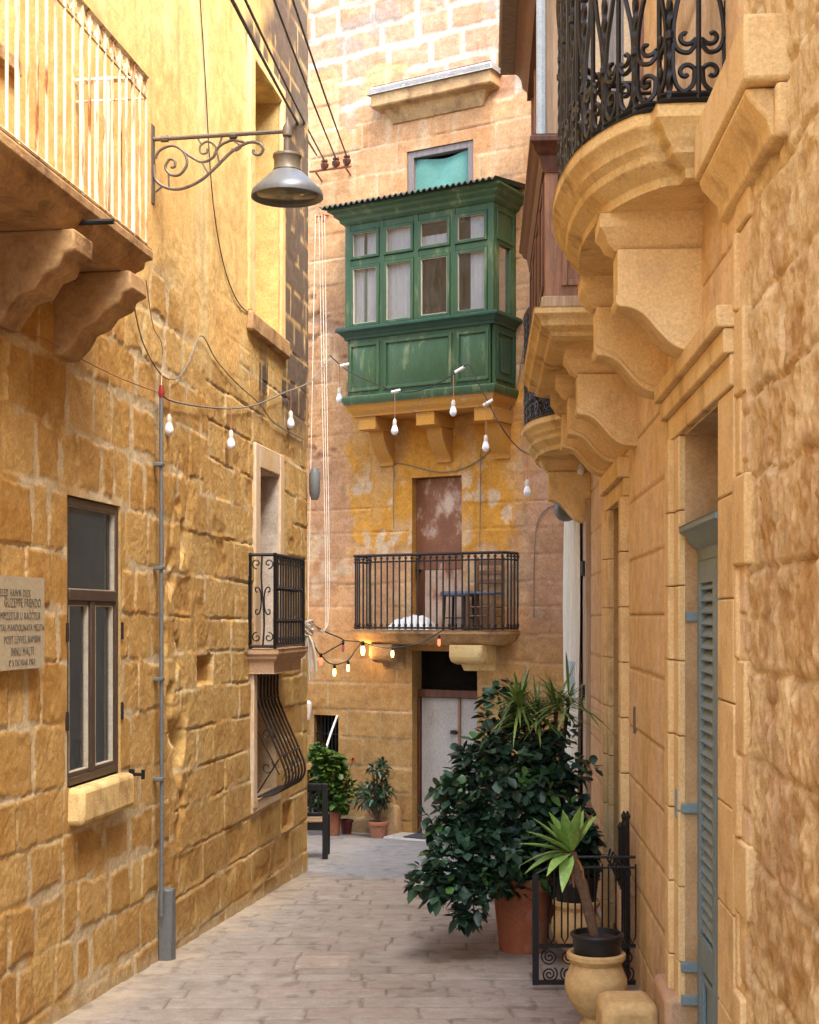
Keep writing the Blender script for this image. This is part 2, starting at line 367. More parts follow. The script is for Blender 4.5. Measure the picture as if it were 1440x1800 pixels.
def wallmesh(name, fr, sa, za, h, col, openings, mat, parent, extra=None, depth=.3, rcol=(.55, .37, .16)):
    """the surface of a wall with its openings cut out and their reveals added"""
    ns, nz = len(sa), len(za); S, Z = np.meshgrid(sa, za, indexing='ij')
    for o in openings:
        s0, s1, z0, z1 = o[:4]
        dd = np.maximum(np.maximum(s0 - S, S - s1), np.maximum(z0 - Z, Z - z1))
        h = h * sst(-.02, .07, np.abs(dd))
    X, Y, ZZ = fr(S, h, Z)
    v = np.stack([X, Y, ZZ + 0 * X], -1).reshape(-1, 3); c = col.reshape(-1, 3)
    i = np.arange(ns - 1)[:, None] * nz + np.arange(nz - 1)[None, :]
    q = np.stack([i, i + nz, i + nz + 1, i + 1], -1)
    sc = (sa[:-1] + sa[1:]) / 2; zc = (za[:-1] + za[1:]) / 2
    keep = np.ones((ns - 1, nz - 1), bool)
    V = [v]; CC = [c]; Q = []; base = len(v)
    for o in openings:
        s0, s1, z0, z1 = o[:4]; dp = o[4] if len(o) > 4 else depth; rc = o[5] if len(o) > 5 else rcol
        keep &= ~((sc[:, None] > s0) & (sc[:, None] < s1) & (zc[None, :] > z0) & (zc[None, :] < z1))
        n = 14
        for a, b in (((s0, z0), (s0, z1)), ((s1, z0), (s1, z1)), ((s0, z1), (s1, z1)), ((s0, z0), (s1, z0))):
            t = np.linspace(0, 1, n)
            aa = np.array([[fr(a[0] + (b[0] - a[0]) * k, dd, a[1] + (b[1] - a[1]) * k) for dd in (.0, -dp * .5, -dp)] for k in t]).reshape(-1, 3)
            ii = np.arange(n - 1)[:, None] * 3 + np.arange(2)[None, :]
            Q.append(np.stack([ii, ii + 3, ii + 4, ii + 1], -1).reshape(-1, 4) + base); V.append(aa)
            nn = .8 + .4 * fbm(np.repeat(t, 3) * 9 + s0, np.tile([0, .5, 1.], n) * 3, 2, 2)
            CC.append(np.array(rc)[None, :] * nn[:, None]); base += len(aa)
    if extra is not None:
        ev, ef, ec = extra; V.append(np.array(ev)); CC.append(np.array(ec)); Q.append(np.array(ef) + base)
    q = q[keep]
    return mesh_obj(name, np.concatenate(V), np.concatenate([q.reshape(-1, 4)] + Q), mat, parent, col=np.concatenate(CC), angle=60)

# ================================================================= LEFT HOUSE
LH = thing('stone_house', 'yellow limestone house on the left with a rusty white balcony and a barred window', 'house', LW(10, 0, gz(10)))
L_UP = (LS(443), LS(490), 4.17, 6.19)      # tall blind window, upper floor
L_BD = (LS(455), LS(489), 1.50, 2.96)      # door of the small balcony
L_BW = (LS(447), LS(486), .28, 1.30)       # barred window
L_W = (LS(118), LS(212), .84, 2.40)        # brown window
L_TL = (5.9, 6.80, 4.42, 6.2)              # window behind the white railing
def left_wall():
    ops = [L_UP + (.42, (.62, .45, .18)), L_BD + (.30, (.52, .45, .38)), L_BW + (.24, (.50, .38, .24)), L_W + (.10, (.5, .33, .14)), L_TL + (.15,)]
    ex = [x for o in ops for x in o[:2]]; ez = [x for o in ops for x in o[2:4]]
    sa = axis([(-5, 5.4, .35), (5.4, 6.55, .03), (6.55, 13.44, .0115)], ex); za = axis([(-1.2, -.85, .3), (-.85, 4.3, .0115), (4.3, 7.75, .03)], ez)
    S, Z = np.meshgrid(sa, za, indexing='ij')
    g = gz(S)
    # irregular blocks in broad pale mortar (near), large eroded ashlar (far), smooth upper floor
    dA, rA = blocks(S, Z + .02 * S, 5, (.26, .34), (.18, .48), -1.6, 9.6, -6, 14, .014, 4.5, .02)
    dB, rB = blocks(S, Z + .012 * S, 9, (.245, .30), (.34, .72), -1.7, 9.6, -6, 14, .014, 5, .02)
    dC, rC = blocks(S, Z, 14, (.26, .29), (.4, .8), -1.7, 9.6, -6, 14, .004, 3, .01)
    big = fbm(S * 1.3, Z * 1.3, 1, 4); med = fbm(S * 6, Z * 6, 2, 4); fin = fbm(S * 24, Z * 24, 4, 4); mic = fbm(S * 62, Z * 62, 8, 2)
    wC = sst(3.35, 3.95, Z + (big - .5) * 1.6 + .2 * sst(11.5, 13, S) * 0)
    wB = sst(-.08, .08, S - (9.30 + .25 * (rB[..., 0] - .5) + .16 * (fbm(Z * 3, Z * 0, 3, 2) - .5)) - .9 * sst(2.0, 3.2, Z)) * (1 - wC)
    wA = np.clip(1 - wB - wC, 0, 1)
    mwA = .006 + .042 * sst(.3, .75, fbm(S * 3, Z * 3, 5, 4))
    mA = 1 - sst(mwA * .75, mwA * 1.1, dA + .012 * (fin - .5))
    hA = -.007 * mA * (1.6 * med) + (rA[..., 0] - .5) * .010 * (1 - mA) + .004 * (med - .5) + .005 * (fin - .5) + .006 * (mic - .5)
    deep = (rA[..., 3] > .965) * sst(.02, .05, dA); hA = hA - deep * (.035 + .03 * med)
    mB = 1 - sst(.005, .013, dB + .010 * (fin - .5))
    ero = sst(.54, .66, fbm(S * 2.2, Z * 2.2, 7, 4))
    hB = -.010 * mB * (.05 + 1.1 * sst(.35, .65, fbm(S * 2, Z * 5, 6, 3))) + (rB[..., 0] - .5) * .010 + .004 * (med - .5) + .006 * (fin - .5) + .006 * (mic - .5) - ero * sst(.0, .05, dB) * .010 * (rB[..., 1] > .35)
    deepB = (rB[..., 3] > .975) * sst(.015, .04, dB) * sst(3.3, 2.6, Z); hB = hB - deepB * (.03 + .03 * med)
    mC = 1 - sst(.003, .012, dC)
    hC = -.005 * mC * sst(10, 12, S) + .010 * (med - .5) + .006 * (fin - .5) + .010
    h = wA * hA + wB * hB + wC * hC
    # the eroded seam between the two builds
    seam = np.exp(-((S - 9.45 - .1 * np.sin(Z * 3)) / .16) ** 2) * sst(.2, .6, Z) * sst(3.0, 2.3, Z); h = h - seam * sst(.45, .65, fbm(S * 7, Z * 4, 8, 3)) * .07
    cA = lerp((.65, .425, .16), (.49, .265, .07), np.clip(rA[..., 1] * .95 - .05 + (med - .5) * .9 + (fin - .5) * .5, 0, 1))
    cA = lerp(cA, (.42, .22, .06), deep * .6)
    cA = lerp(cA, (.66, .53, .33), np.clip(mA * (1.25 * sst(.30, .55, fbm(S * 3.1, Z * 3.1, 10, 4))), 0, 1))
    cB = lerp((.64, .43, .165), (.51, .29, .09), np.clip(rB[..., 1] * .8 - .05 + (med - .5) * 1.0 + (fin - .5) * .6, 0, 1))
    cB = lerp(cB, (.66, .53, .32), (1 - sst(.010, .034, dB)) * .8 * sst(.33, .55, fbm(S * 4, Z * 4, 5, 3))); cB = lerp(cB, (.47, .26, .075), np.clip(ero * .5 + deepB * .6, 0, 1))
    cC = lerp((.66, .465, .19), (.62, .385, .14), np.clip((big - .5) * 2.5 + .4 + (rC[..., 1] - .5) * .3, 0, 1))
    cC = lerp(cC, (.66, .53, .28), sst(.52, .7, fbm(S * 2.5, Z * .9, 9, 4)) * .6)
    cC = lerp(cC, (.5, .3, .1), mC * .35 * sst(.4, .65, fbm(S * 1.5, Z * 1.5, 4, 3)) * sst(10.5, 12.5, S + 1.5 * (big - .5)))
    col = cA * wA[..., None] + cB * wB[..., None] + cC * wC[..., None]
    # browner, darker patches towards the foot of the wall, pale dust where it meets the paving
    low = sst(1.5, .2, Z - g) * sst(.35, .62, fbm(S * 2, Z * 2.6, 3, 4)); col = lerp(col, col * np.array([.80, .74, .68]), low * .8)
    col = lerp(col, (.57, .45, .28), sst(.14, .0, Z - g + (med - .5) * .2) * .8)
    # black crust on the far upper end
    crust = sst(11.5, 13.0, S + (big - .5) * 2.0) * sst(2.9, 4.3, Z) * sst(.24, .44, fbm(S * 2.6, Z * 1.1, 6, 5)) * sst(10, 8, Z + 2 * (big - .5))
    crust = np.maximum(crust, .85 * sst(.30, .0, np.abs(Z - 6.35 + (S - 11.3) * .05)) * sst(11.0, 11.4, S) * sst(.36, .54, fbm(S * 5, Z * 2, 2, 4)))
    streak = sst(.52, .68, fbm(S * 9, Z * .8, 10, 4)) * sst(4.1, 3.7, Z) * sst(3.1, 3.9, Z) * sst(11.1, 11.5, S)
    crust = np.clip(np.maximum(crust, streak * .7), 0, 1); col = lerp(col, (.085, .066, .062), np.clip(crust * 1.9, 0, 1) * (.92 - .6 * (1 - sst(.006, .03, dC)) * sst(.4, .6, med)))
    rust = sst(.62, .78, fbm(S * 7 + 3, Z * .9, 8, 4)) * sst(2.6, 4.5, Z) * .35; col = lerp(col, (.45, .25, .10), rust)
    # return of the corner
    zs = np.linspace(-1.2, 7.75, 60); xs = np.linspace(0, 5, 30); ev = [LW(13.44, -x, z) for x in xs for z in zs]
    ii = np.arange(29)[:, None] * 60 + np.arange(59)[None, :]; ef = np.stack([ii, ii + 60, ii + 61, ii + 1], -1).reshape(-1, 4)
    ec = np.tile(np.array([[.5, .33, .13]]), (len(ev), 1))
    return wallmesh('wall', LW, sa, za, h, np.clip(col * (.86 + .16 * wC)[..., None], .01, .9), ops, M['wall_l'], LH, extra=(ev, ef, ec))  # upper floor scaled lighter, lower wall darker: light gradient put into the colour
left_wall()
def recess(fr, o, depth, mat, name, parent):
    """closed dark box behind an opening"""
    s0, s1, z0, z1 = o[:4]; m = MB(fr); e = .06
    m.box(s0 - e, s1 + e, -depth - .04, -depth, z0 - e, z1 + e); return m.build(name, mat, parent)
def frame(m, s0, s1, z0, z1, o0, o1, w, wz=None):
    wz = wz or w
    m.box(s0, s0 + w, o0, o1, z0, z1); m.box(s1 - w, s1, o0, o1, z0, z1)
    m.box(s0 + w, s1 - w, o0, o1, z1 - wz, z1); m.box(s0 + w, s1 - w, o0, o1, z0, z0 + wz)
# brown casement window
s0, s1, z0, z1 = L_W
m = MB(LW); frame(m, s0 + .005, s1 - .005, z0 + .005, z1 - .005, -.07, -.012, .045)
zt = z1 - .50; m.box(s0 + .05, s1 - .05, -.075, -.004, zt - .06, zt); mid = (s0 + s1) / 2
m.box(mid - .03, mid + .03, -.068, -.010, z0 + .05, zt - .06)
frame(m, s0 + .05, mid - .03, z0 + .05, zt - .06, -.06, -.02, .025); frame(m, mid + .03, s1 - .05, z0 + .05, zt - .06, -.06, -.02, .025)
bd_ = MB(LW)
for a, b, c, d in ((s0 + .048, s1 - .048, zt, z1 - .046), (s0 + .074, mid - .054, z0 + .074, zt - .084), (mid + .054, s1 - .074, z0 + .074, zt - .084)): frame(bd_, a, b, c, d, -.05, -.0195, .006)
W1 = lab(m.build('window', M['alu'], LH, bevel=.004), 'brown metal framed window with a transom over two casements')
for a, b, c, d in ((s0 + .05, s1 - .05, zt, z1 - .05), (s0 + .075, mid - .055, z0 + .075, zt - .085), (mid + .055, s1 - .075, z0 + .075, zt - .085)):
    MB(LW).box(a, b, -.048, -.042, c, d).build('pane', M['glass_d'], W1)
for xx in (s0 - .02, s1 + .004):
    for zc in (1.15, 1.62): MB(LW).box(xx, xx + .018, -.03, .012, zc, zc + .10).build('hinge', M['iron_b'], W1)
bd_.build('bead', M['putty'], W1)
room(LW, L_W, -.102, -1.6, (2.6, .1), M['dark'], 'room', W1)
m = MB(LW); m.box(s0 + .02, s1 + .02, -.1, .085, z0 - .20, z0 + .0); lab(m.build('sill', M['trim_y'], W1, bevel=.03), 'worn yellow stone window sill')
m = MB(LW); m.prism([(-.40, z0 + .05), (-.40, 1.25), (-.36, 1.40), (-.30, 1.25), (-.30, z0 + .05)], s0 + .15, s0 + .33); m.build('curtain', M['dim'], W1)
# window behind the white railing
s0, s1, z0, z1 = L_TL
m = MB(LW); frame(m, s0, s1, z0, z1, -.12, -.05, .08); W2 = lab(m.build('window', M['cream'], LH, bevel=.005), 'cream framed window behind the rusty railing')
MB(LW).box(s0 + .08, s1 - .08, -.10, -.095, z0 + .08, z1 - .08).build('pane', M['white'], W2)
m = MB(LW); m.box(s0 - .05, s1 + .04, -.05, .05, z0 - .08, z0); m.build('sill', M['trim_d'], W2, bevel=.01)
# tall blind window
s0, s1, z0, z1 = L_UP
m = MB(LW); m.box(s0 - .17, s0 - .012, -.02, .035, z0, z1 + .16); m.box(s1 + .012, s1 + .14, -.02, .03, z0, z1 + .16); m.box(s0 - .012, s1 + .012, -.02, .032, z1 + .012, z1 + .155)
W3 = lab(m.build('window', M['trim_y'], LH, bevel=.012), 'tall blind window with a deep yellow recess')
MB(LW).box(s0 - .05, s1 + .05, -.46, -.42, z0 - .05, z1 + .05).build('back_panel', M['trim_y'], W3)
m = MB(LW); m.box(s0 - .2, s1 + .2, -.05, .06, z0 - .16, z0 - .004); m.build('sill', M['trim_d'], W3, bevel=.02)
# small black iron balcony with its door
s0, s1, z0, z1 = L_BD
m = MB(LW); m.box(s0 - .17, s0 - .01, -.02, .02, z0 - .02, z1 + .2); m.box(s1 + .01, s1 + .16, -.02, .02, z0 - .02, z1 + .2); m.box(s0 - .01, s1 + .01, -.02, .018, z1 + .01, z1 + .2)
D1 = lab(m.build('door', M['pale'], LH, bevel=.01), 'balcony door opening with a flaking white surround')
MB(LW).box(s0 - .03, s1 + .03, -.34, -.30, z0 - .03, z1 + .03).build('back_panel', M['pale'], D1)
a, b = LS(437) - .02, 12.34
m = MB(LW)
m.layers(lambda i: [(a + i, -.05), (b - i, -.05), (b - i, .25 - i), (a + i, .25 - i)], [(0, 1.50), (0, 1.455), (.018, 1.44), (.02, 1.42), (.05, 1.395), (.055, 1.30)])
B1 = lab(m.build('balcony', M['trim_p'], LH, bevel=.006), 'small shallow balcony with a black scrolled iron railing')
m = MB(LW); zb, zt = 1.52, 2.245; a0, b0, oo = a + .02, b - .04, .215
for pz in (zb, zt):
    m.tube([(a0, .0, pz), (a0, oo, pz), (b0, oo, pz), (b0, 0, pz)], .013, 4)
for s_, o_ in ((a0, oo), (b0, oo), (a0, .012)): m.tube([(s_, o_, zb - .02), (s_, o_, zt + .015)], .014, 4)
k = 11
for i in range(1, k):
    s_ = a0 + (b0 - a0) * i / k
    m.tube([(s_, oo, zb), (s_, oo, zt)], .0095, 5)
    for zc in (1.72, 1.98): m.tube([(s_, oo, zc - .022), (s_, oo, zc), (s_, oo, zc + .022)], [.008, .02, .008], 6)
    for zc in (1.56, 2.20): m.tube([(s_ + (b0 - a0) / k * .5 + .028 * math.cos(q), oo, zc + .028 * math.sin(q)) for q in np.linspace(0, 6.283, 10)[:-1]], .006, 4, closed=True)
c_ = .115
m.tube([(a0, c_ + .012 * math.sin(t * 6), zb + (zt - zb) * t) for t in np.linspace(0, 1, 9)], .008, 5)
for zc, sg in ((zt - .09, 1), (zb + .09, -1)):
    for sd in (-1, 1):
        m.tube([(a0, c_ + sd * p, zc + sg * q) for p, q in spiral(.048, .02, .008, .042, 5.5, -1.6, 18)], .0055, 4)
for sd in (-1, 1):
    for sg in (-1, 1):
        m.tube([(a0, c_ + sd * p, 1.88 + sg * q) for p, q in bez([(.012, .0), (.016, .06), (.03, .10), (.055, .105), (.058, .075), (.04, .07)], 5)], .0055, 4)
m.build('railing', M['iron'], B1)
# bellied window grille
s0, s1, z0, z1 = L_BW
m = MB(LW); m.box(s0 - .12, s0 - .008, -.02, .03, z0 - .06, z1); m.box(s0 - .12, s1 + .08, -.02, .022, z0 - .1, z0 - .008)
W4 = lab(m.build('window', M['pale'], LH, bevel=.008), 'ground floor window behind a bellied black grille')
MB(LW).box(s0 - .03, s1 + .03, -.28, -.24, z0 - .03, z1 + .03).build('back_panel', M['trim_p'], W4)
m = MB(LW); n = 7
prof = bez([(.02, z1 - .01), (.02, z1 - .22), (.06, z1 - .34), (.20, z0 + .36), (.255, z0 + .2), (.235, z0 + .1), (.16, z0 + .045), (.02, z0 + .02)], 6)
for i in range(n):
    s_ = s0 + .03 + (s1 - s0 - .06) * i / (n - 1); m.tube([(s_, p, q) for p, q in prof], .0095, 5)
for (p, q) in ((.02, z1 - .03), (.02, z1 - .22), (.205, z0 + .35), (.16, z0 + .045), (.03, z0 + .022)): m.tube([(s0 + .02, p, q), (s1 - .02, p, q)], .009, 4)
m.tube([(s0 + .02, 0, z0 + .02), (s0 + .02, 0, z1)], .010, 4)
for cz, sg in ((z0 + .26, 1), (z0 + .52, -1)):
    m.tube([(s0 + .03, .03 + p, cz + sg * q) for p, q in spiral(.07, .0, .01, .06, 0, 7.2)], .006, 4)
m.tube([(s0 + .03, .02, z0 + .05), (s0 + .03, .2, z0 + .33)], .006, 4); m.tube([(s0 + .03, .02, z0 + .55), (s0 + .03, .2, z0 + .2)], .006, 4)
for i in range(3): m.tube([(s0 + .2 + .2 * i + .05 * p, .225 - abs(q) * .03, z0 + .24 + .10 * q) for p, q in ((-1, -1), (0, 0), (1, 1))], .006, 4)
m.build('grille', M['iron_b'], W4)
# rusty white balcony
SO = .43; sa_, sb_ = 4.55, 7.65
m = MB(LW)
m.layers(lambda i: [(sa_ + i, -.05), (sb_ - i, -.05), (sb_ - i, SO - i), (sa_ + i, SO - i)], [(.01, 3.71), (0, 3.70), (0, 3.655), (.03, 3.64), (.035, 3.60), (.07, 3.57), (.08, 3.535)])
B2 = lab(m.build('balcony', M['trim_d'], LH, bevel=.006), 'weathered stone balcony with a rusty white railing')
m = MB(LW); zb, zt = 3.735, 4.62; oo = SO - .03; sE = sb_ - .03
for pz, r_ in ((zb, .012), (zt, .017)): m.tube([(sa_, oo, pz), (sE, oo, pz), (sE, -.02, pz)], r_, 4)
m.tube([(sa_, oo, zt - .11), (sE, oo, zt - .11), (sE, -.02, zt - .11)], .007, 4)
ns_ = int((sE - sa_) / .100)
for i in range(ns_ + 1):
    s_ = sa_ + (sE - sa_) * i / ns_; m.tube([(s_, oo, zb - .02), (s_, oo, zt)], .0078 if i % 7 else .012, 5)
    if i < ns_: m.tube([(s_ + .05 + .030 * math.cos(q), oo, zt - .055 + .034 * math.sin(q)) for q in np.linspace(0, 6.283, 9)[:-1]], .005, 3, closed=True)
for i in range(1, 6): o_ = oo - (oo + .02) * i / 6; m.tube([(sE, o_, zb - .02), (sE, o_, zt)], .0085, 5)
m.build('railing', M['rail_w'], B2)
def corbel(s, z, mat, w=.24, L=.41, hgt=.42, seed=0):
    """rough stone bracket with a square nose and a ragged curved belly"""
    m = MB(LW); rg = random.Random(seed)
    pts = [(-.04, z), (L, z), (L, z - .10), (L - .05, z - .115), (L - .07, z - .17), (L - .15, z - .20), (L - .19, z - .26), (L - .27, z - .30), (L - .31, z - .36), (.04, z - hgt), (-.04, z - hgt)]
    m.prism([(o + rg.uniform(-.008, .008), q + rg.uniform(-.008, .008) * (q < z)) for o, q in pts], s, s + w); return m
for i, s_ in enumerate((5.02, 6.58, 7.36)): corbel(s_, 3.535, None, seed=i).build('bracket', M['trim_d'], B2, bevel=.012)
m = MB(LW); m.tube([(6.72, SO - .08, 3.60), (6.72, SO + .12, 3.60)], .014, 8); m.build('spout', M['iron'], B2)

# ================================================================= FAR HOUSE
FH = thing('stone_house', 'orange limestone house closing the alley with a green timber balcony', 'house', FW(.3, 0, gz(16.4)))
F_W = (FT(715), FT(832), 6.2, 7.17)        # top window
F_D = (-.07, .60, 1.60, 3.37)              # balcony door
F_L = (-.06, .80, -.82, 1.36)              # street door
F_S = (FT(552), FT(595), -.06, .57)        # small grated window
def far_wall():
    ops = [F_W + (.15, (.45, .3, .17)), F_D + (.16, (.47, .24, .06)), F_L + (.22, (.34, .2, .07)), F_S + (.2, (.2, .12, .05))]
    ex = [x for o in ops for x in o[:2]]; ez = [x for o in ops for x in o[2:4]]
    sa = axis([(-5, -1.9, .1), (-1.9, 2.3, .018), (2.3, 4.0, .2)], ex); za = axis([(-1.3, 9.6, .018), (9.6, 11.0, .1)], ez)
    S, Z = np.meshgrid(sa, za, indexing='ij')
    big = fbm(S * 1.1, Z * 1.1, 1, 4); med = fbm(S * 5 + 7, Z * 5, 2, 4); fin = fbm(S * 22, Z * 22, 4, 3); st = fbm(S * 8, Z * 1.0, 6, 4)
    d1, r1 = blocks(S, Z, 21, (.27, .33), (.34, .66), -1.5, 11.5, -5, 4, .022, 4, .03)     # white pointed, top
    d2, r2 = blocks(S, Z, 22, (.28, .33), (.42, .8), -1.5, 11.5, -5, 4, .006, 4, .012)
    w1 = sst(-.10, .10, Z - 7.75 + .45 * (S - 0) * .3 + (big - .5) * 2.2)
    m1 = (1 - sst(.02, .045, d1 + (med - .5) * .06))
    m2 = 1 - sst(.004, .014, d2)
    h = w1 * (-.006 * m1 + .02 * (r1[..., 0] - .5)) + (1 - w1) * (-.009 * m2 + .012 * (r2[..., 0] - .5)) + .016 * (med - .5) + .010 * (fin - .5)
    c1 = lerp((.52, .305, .19), (.44, .235, .135), np.clip(r1[..., 1] * .8 + (med - .5), 0, 1))
    gap = sst(.56, .66, fbm(S * 1.6 + 4, Z * 1.6, 5, 3))
    c1 = lerp(c1, (.60, .51, .40), np.clip(m1 * .95 + gap * .75 * sst(.4, .6, med), 0, 1))
    c2 = lerp((.61, .365, .185), (.54, .275, .12), np.clip(r2[..., 1] * .8 + (big - .5) * 1.6 + .1 + (med - .5) * .8, 0, 1))
    c2 = lerp(c2, (.62, .44, .26), sst(.52, .68, st) * .55); c2 = lerp(c2, (.66, .52, .37), m2 * .55 * sst(.35, .55, fbm(S * 2.2, Z * 2.2, 9, 3))); c2 = lerp(c2, (.30, .18, .09), (1 - sst(.002, .007, d2)) * .4 * sst(.5, .35, med))
    col = lerp(c2, c1, w1)
    # left strip: rougher, browner patches between plaster
    pt = sst(.48, .62, fbm(S * 2.4, Z * 1.7, 8, 5)) * sst(6.2, 5.4, Z) * sst(1.0, 1.8, Z); col = lerp(col, (.44, .245, .135), pt * .75)
    hol = sst(.58, .66, fbm(S * 2.4 + 3, Z * 4, 9, 4)) * sst(6.2, 5.5, Z) * sst(3, 4, Z) * sst(-.5, -.8, S); h = h - hol * .03; col = lerp(col, (.36, .22, .14), hol * .7)
    # flaking ochre limewash round the balcony door
    ed = np.maximum(np.maximum(-.78 - S, S - 1.34), np.maximum(2.62 - Z, Z - 4.3)) + (fbm(S * 4, Z * 4, 3, 5) - .82) * .42 + .2 * sst(3.3, 2.7, Z) * (st - .3)
    oc = sst(.07, -.07, ed); col = lerp(col, lerp((.60, .285, .034), (.56, .31, .10), sst(.46, .70, fbm(S * 3, Z * 2, 7, 4))), oc * .88)
    chip = oc * sst(.60, .66, fbm(S * 6, Z * 4.5, 10, 4)) * sst(3.75, 3.2, Z); col = lerp(col, (.62, .47, .32), chip * .8); h = h + .006 * oc - .006 * chip
    pale = sst(.56, .64, fbm(S * 3.5, Z * 3, 11, 4)) * sst(3.0, 2.7, Z) * sst(1.5, 1.9, Z); col = lerp(col, (.58, .44, .29), pale * .6)
    # pink brown lower right, brown base deepened for the shade under the balcony
    pk = sst(1.2, 1.5, S + (med - .5) * .5) * sst(6.0, 5.0, Z); col = lerp(col, lerp((.46, .27, .17), (.36, .21, .12), sst(.4, .65, med)), pk * .7)
    grey = sst(.55, .68, fbm(S * 5, Z * 5, 9, 4)) * sst(1.3, 1.5, S) * sst(2.6, 1.2, Z); col = lerp(col, (.40, .33, .26), grey * .6)
    bs_ = sst(2.0, .9, Z + (big - .5) * .9); col = lerp(col, lerp((.43, .25, .085), (.33, .185, .06), np.clip(r2[..., 2] * .7 + (med - .5), 0, 1)), bs_ * .85)
    col = lerp(col, (.52, .40, .26), bs_ * (1 - sst(.005, .018, d2)) * .45)
    foot_dark = sst(-.2, -.75, Z) * sst(.4, .6, med); col = lerp(col, (.17, .12, .08), foot_dark * .6)  # patchy darker tone towards the wall foot
    # black run-off under the coping
    bl = sst(.5, .66, fbm(S * 10, Z * 1.0, 4, 4)) * sst(7.5, 7.9, Z) * sst(8.6, 8.1, Z) * sst(.3, .6, big) * .35; col = lerp(col, (.22, .18, .15), bl)
    soot = sst(.6, .7, fbm(S * 3 + 9, Z * 3, 2, 4)) * sst(8.2, 8.6, Z) * .6; col = lerp(col, (.30, .26, .23), soot)
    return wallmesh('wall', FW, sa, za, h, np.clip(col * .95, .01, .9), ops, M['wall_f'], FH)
far_wall()
# coping over the top window
t0, t1 = FT(665), FT(882)
m = MB(FW); m.layers(lambda i: [(t0 + i, -.05), (t1 - i, -.05), (t1 - i, .24 - i), (t0 + i, .24 - i)], [(.03, 7.825), (.028, 7.81), (0.022, 7.69), (.04, 7.68), (.13, 7.67), (.18, 7.60), (.22, 7.52)])
CPM = MB(FW); CPM.layers(lambda i: [(t0 + i - .01, -.05), (t1 - i + .01, -.05), (t1 - i + .01, .25 - i), (t0 + i - .01, .25 - i)], [(.06, 7.93), (.02, 7.905), (.02, 7.828)])
lab(m.build('coping', M['trim_d'], FH, bevel=.012), 'rain stained stone coping over the top window')
CPM.build('coping_cap', M['lichen'], FH, bevel=.015)
s0, s1, z0, z1 = F_W
m = MB(FW); frame(m, s0 + .004, s1 - .004, z0, z1 - .004, -.12, -.02, .075); W5 = lab(m.build('window', M['wood_g'], FH, bevel=.006), 'grey wooden window hung with teal cloth')
n = 24; vs = []; fs = []
for i in range(n + 1):
    for j in range(15):
        u = i / n; v = j / 14; o_ = -.085 + .018 * math.sin(u * 9 + v * 5) * (1 - v * .5) + .02 * math.sin(u * 3.1) * v
        vs.append((s0 + .07 + (s1 - s0 - .14) * u, o_, z1 - .075 - .045 * math.sin(u * math.pi) * (1 - v) - (z1 - z0 - .16) * v))
for i in range(n):
    for j in range(14): fs.append((i * 15 + j, i * 15 + j + 1, (i + 1) * 15 + j + 1, (i + 1) * 15 + j))
m = MB(FW); m.add(vs, fs); m.build('curtain', M['teal'], W5, angle=0)
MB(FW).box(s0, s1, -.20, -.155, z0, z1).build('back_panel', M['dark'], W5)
# balcony door
s0, s1, z0, z1 = F_D
m = MB(FW); m.box(s0 - .02, s1 + .02, -.19, -.155, z0, z1 + .03); m.box(s0 + .01, s1 - .01, -.15, -.11, 2.30, z1 - .01)
D2 = lab(m.build('door', M['door_r'], FH, bevel=.004), 'tall red brown balcony door with peeling paint')
m = MB(FW); m.box(s0 + .01, s0 + .10, -.15, -.108, z0, 2.297); m.build('edge_strip', M['wood_d'], D2)
m = MB(FW); m.box(s0 + .103, s1 - .01, -.15, -.113, z0, 2.297); m.build('lower_panel', M['door_p'], D2)
m = MB(FW); m.tube([(s0 + .06, -.1, 2.30), (s0 + .06, -.04, 2.30), (s0 + .06, -.04, 2.46), (s0 + .06, -.1, 2.46)], .018, 6); m.build('handle', M['iron'], D2)
# street door
s0, s1, z0, z1 = F_L
m = MB(FW); m.box(s0 + .02, s1 - .02, -.21, -.10, .82, .91); m.box(s0 + .0, s0 + .035, -.21, -.12, z0, .82); m.box(s1 - .035, s1, -.21, -.12, z0, .82)
D3 = lab(m.build('door', M['wood_d'], FH, bevel=.005), 'worn grey beige double door under a dark transom')
md = FT(793) + .02
m = MB(FW); m.box(s0 + .04, md - .006, -.20, -.155, z0, .815); m.build('leaf', M['door_g'], D3, bevel=.005)
m = MB(FW); m.box(md + .02, s1 - .04, -.20, -.158, z0, .815); m.build('leaf', M['door_g'], D3, bevel=.005)
m = MB(FW); m.box(md - .012, md + .022, -.16, -.14, z0, .81); m.build('cover_strip', M['wood_m'], D3, bevel=.004)
m = MB(FW); c = FW(md - .06, -.14, .42); m = MB(); m.lathe([(.0, 0), (.045, .005), (.045, .04), (.0, .05)], (c[0], c[1], c[2] - .02), 12); m.build('handle', M['iron_b'], D3)
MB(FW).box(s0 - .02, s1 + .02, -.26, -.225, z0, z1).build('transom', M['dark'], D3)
# small grated window
s0, s1, z0, z1 = F_S
m = MB(FW); 
for i in range(7): q = s0 + .02 + (s1 - s0 - .04) * i / 6; m.tube([(q, -.05, z0), (q, -.05, z1)], .009, 5)
for q in (z0 + .18, z0 + .4): m.tube([(s0, -.05, q), (s1, -.05, q)], .009, 4)
W6 = lab(m.build('window', M['iron'], FH), 'small dark grated window behind the bushy plant')
MB(FW).box(s0 - .02, s1 + .02, -.24, -.2, z0, z1).build('back_panel', M['dark'], W6)
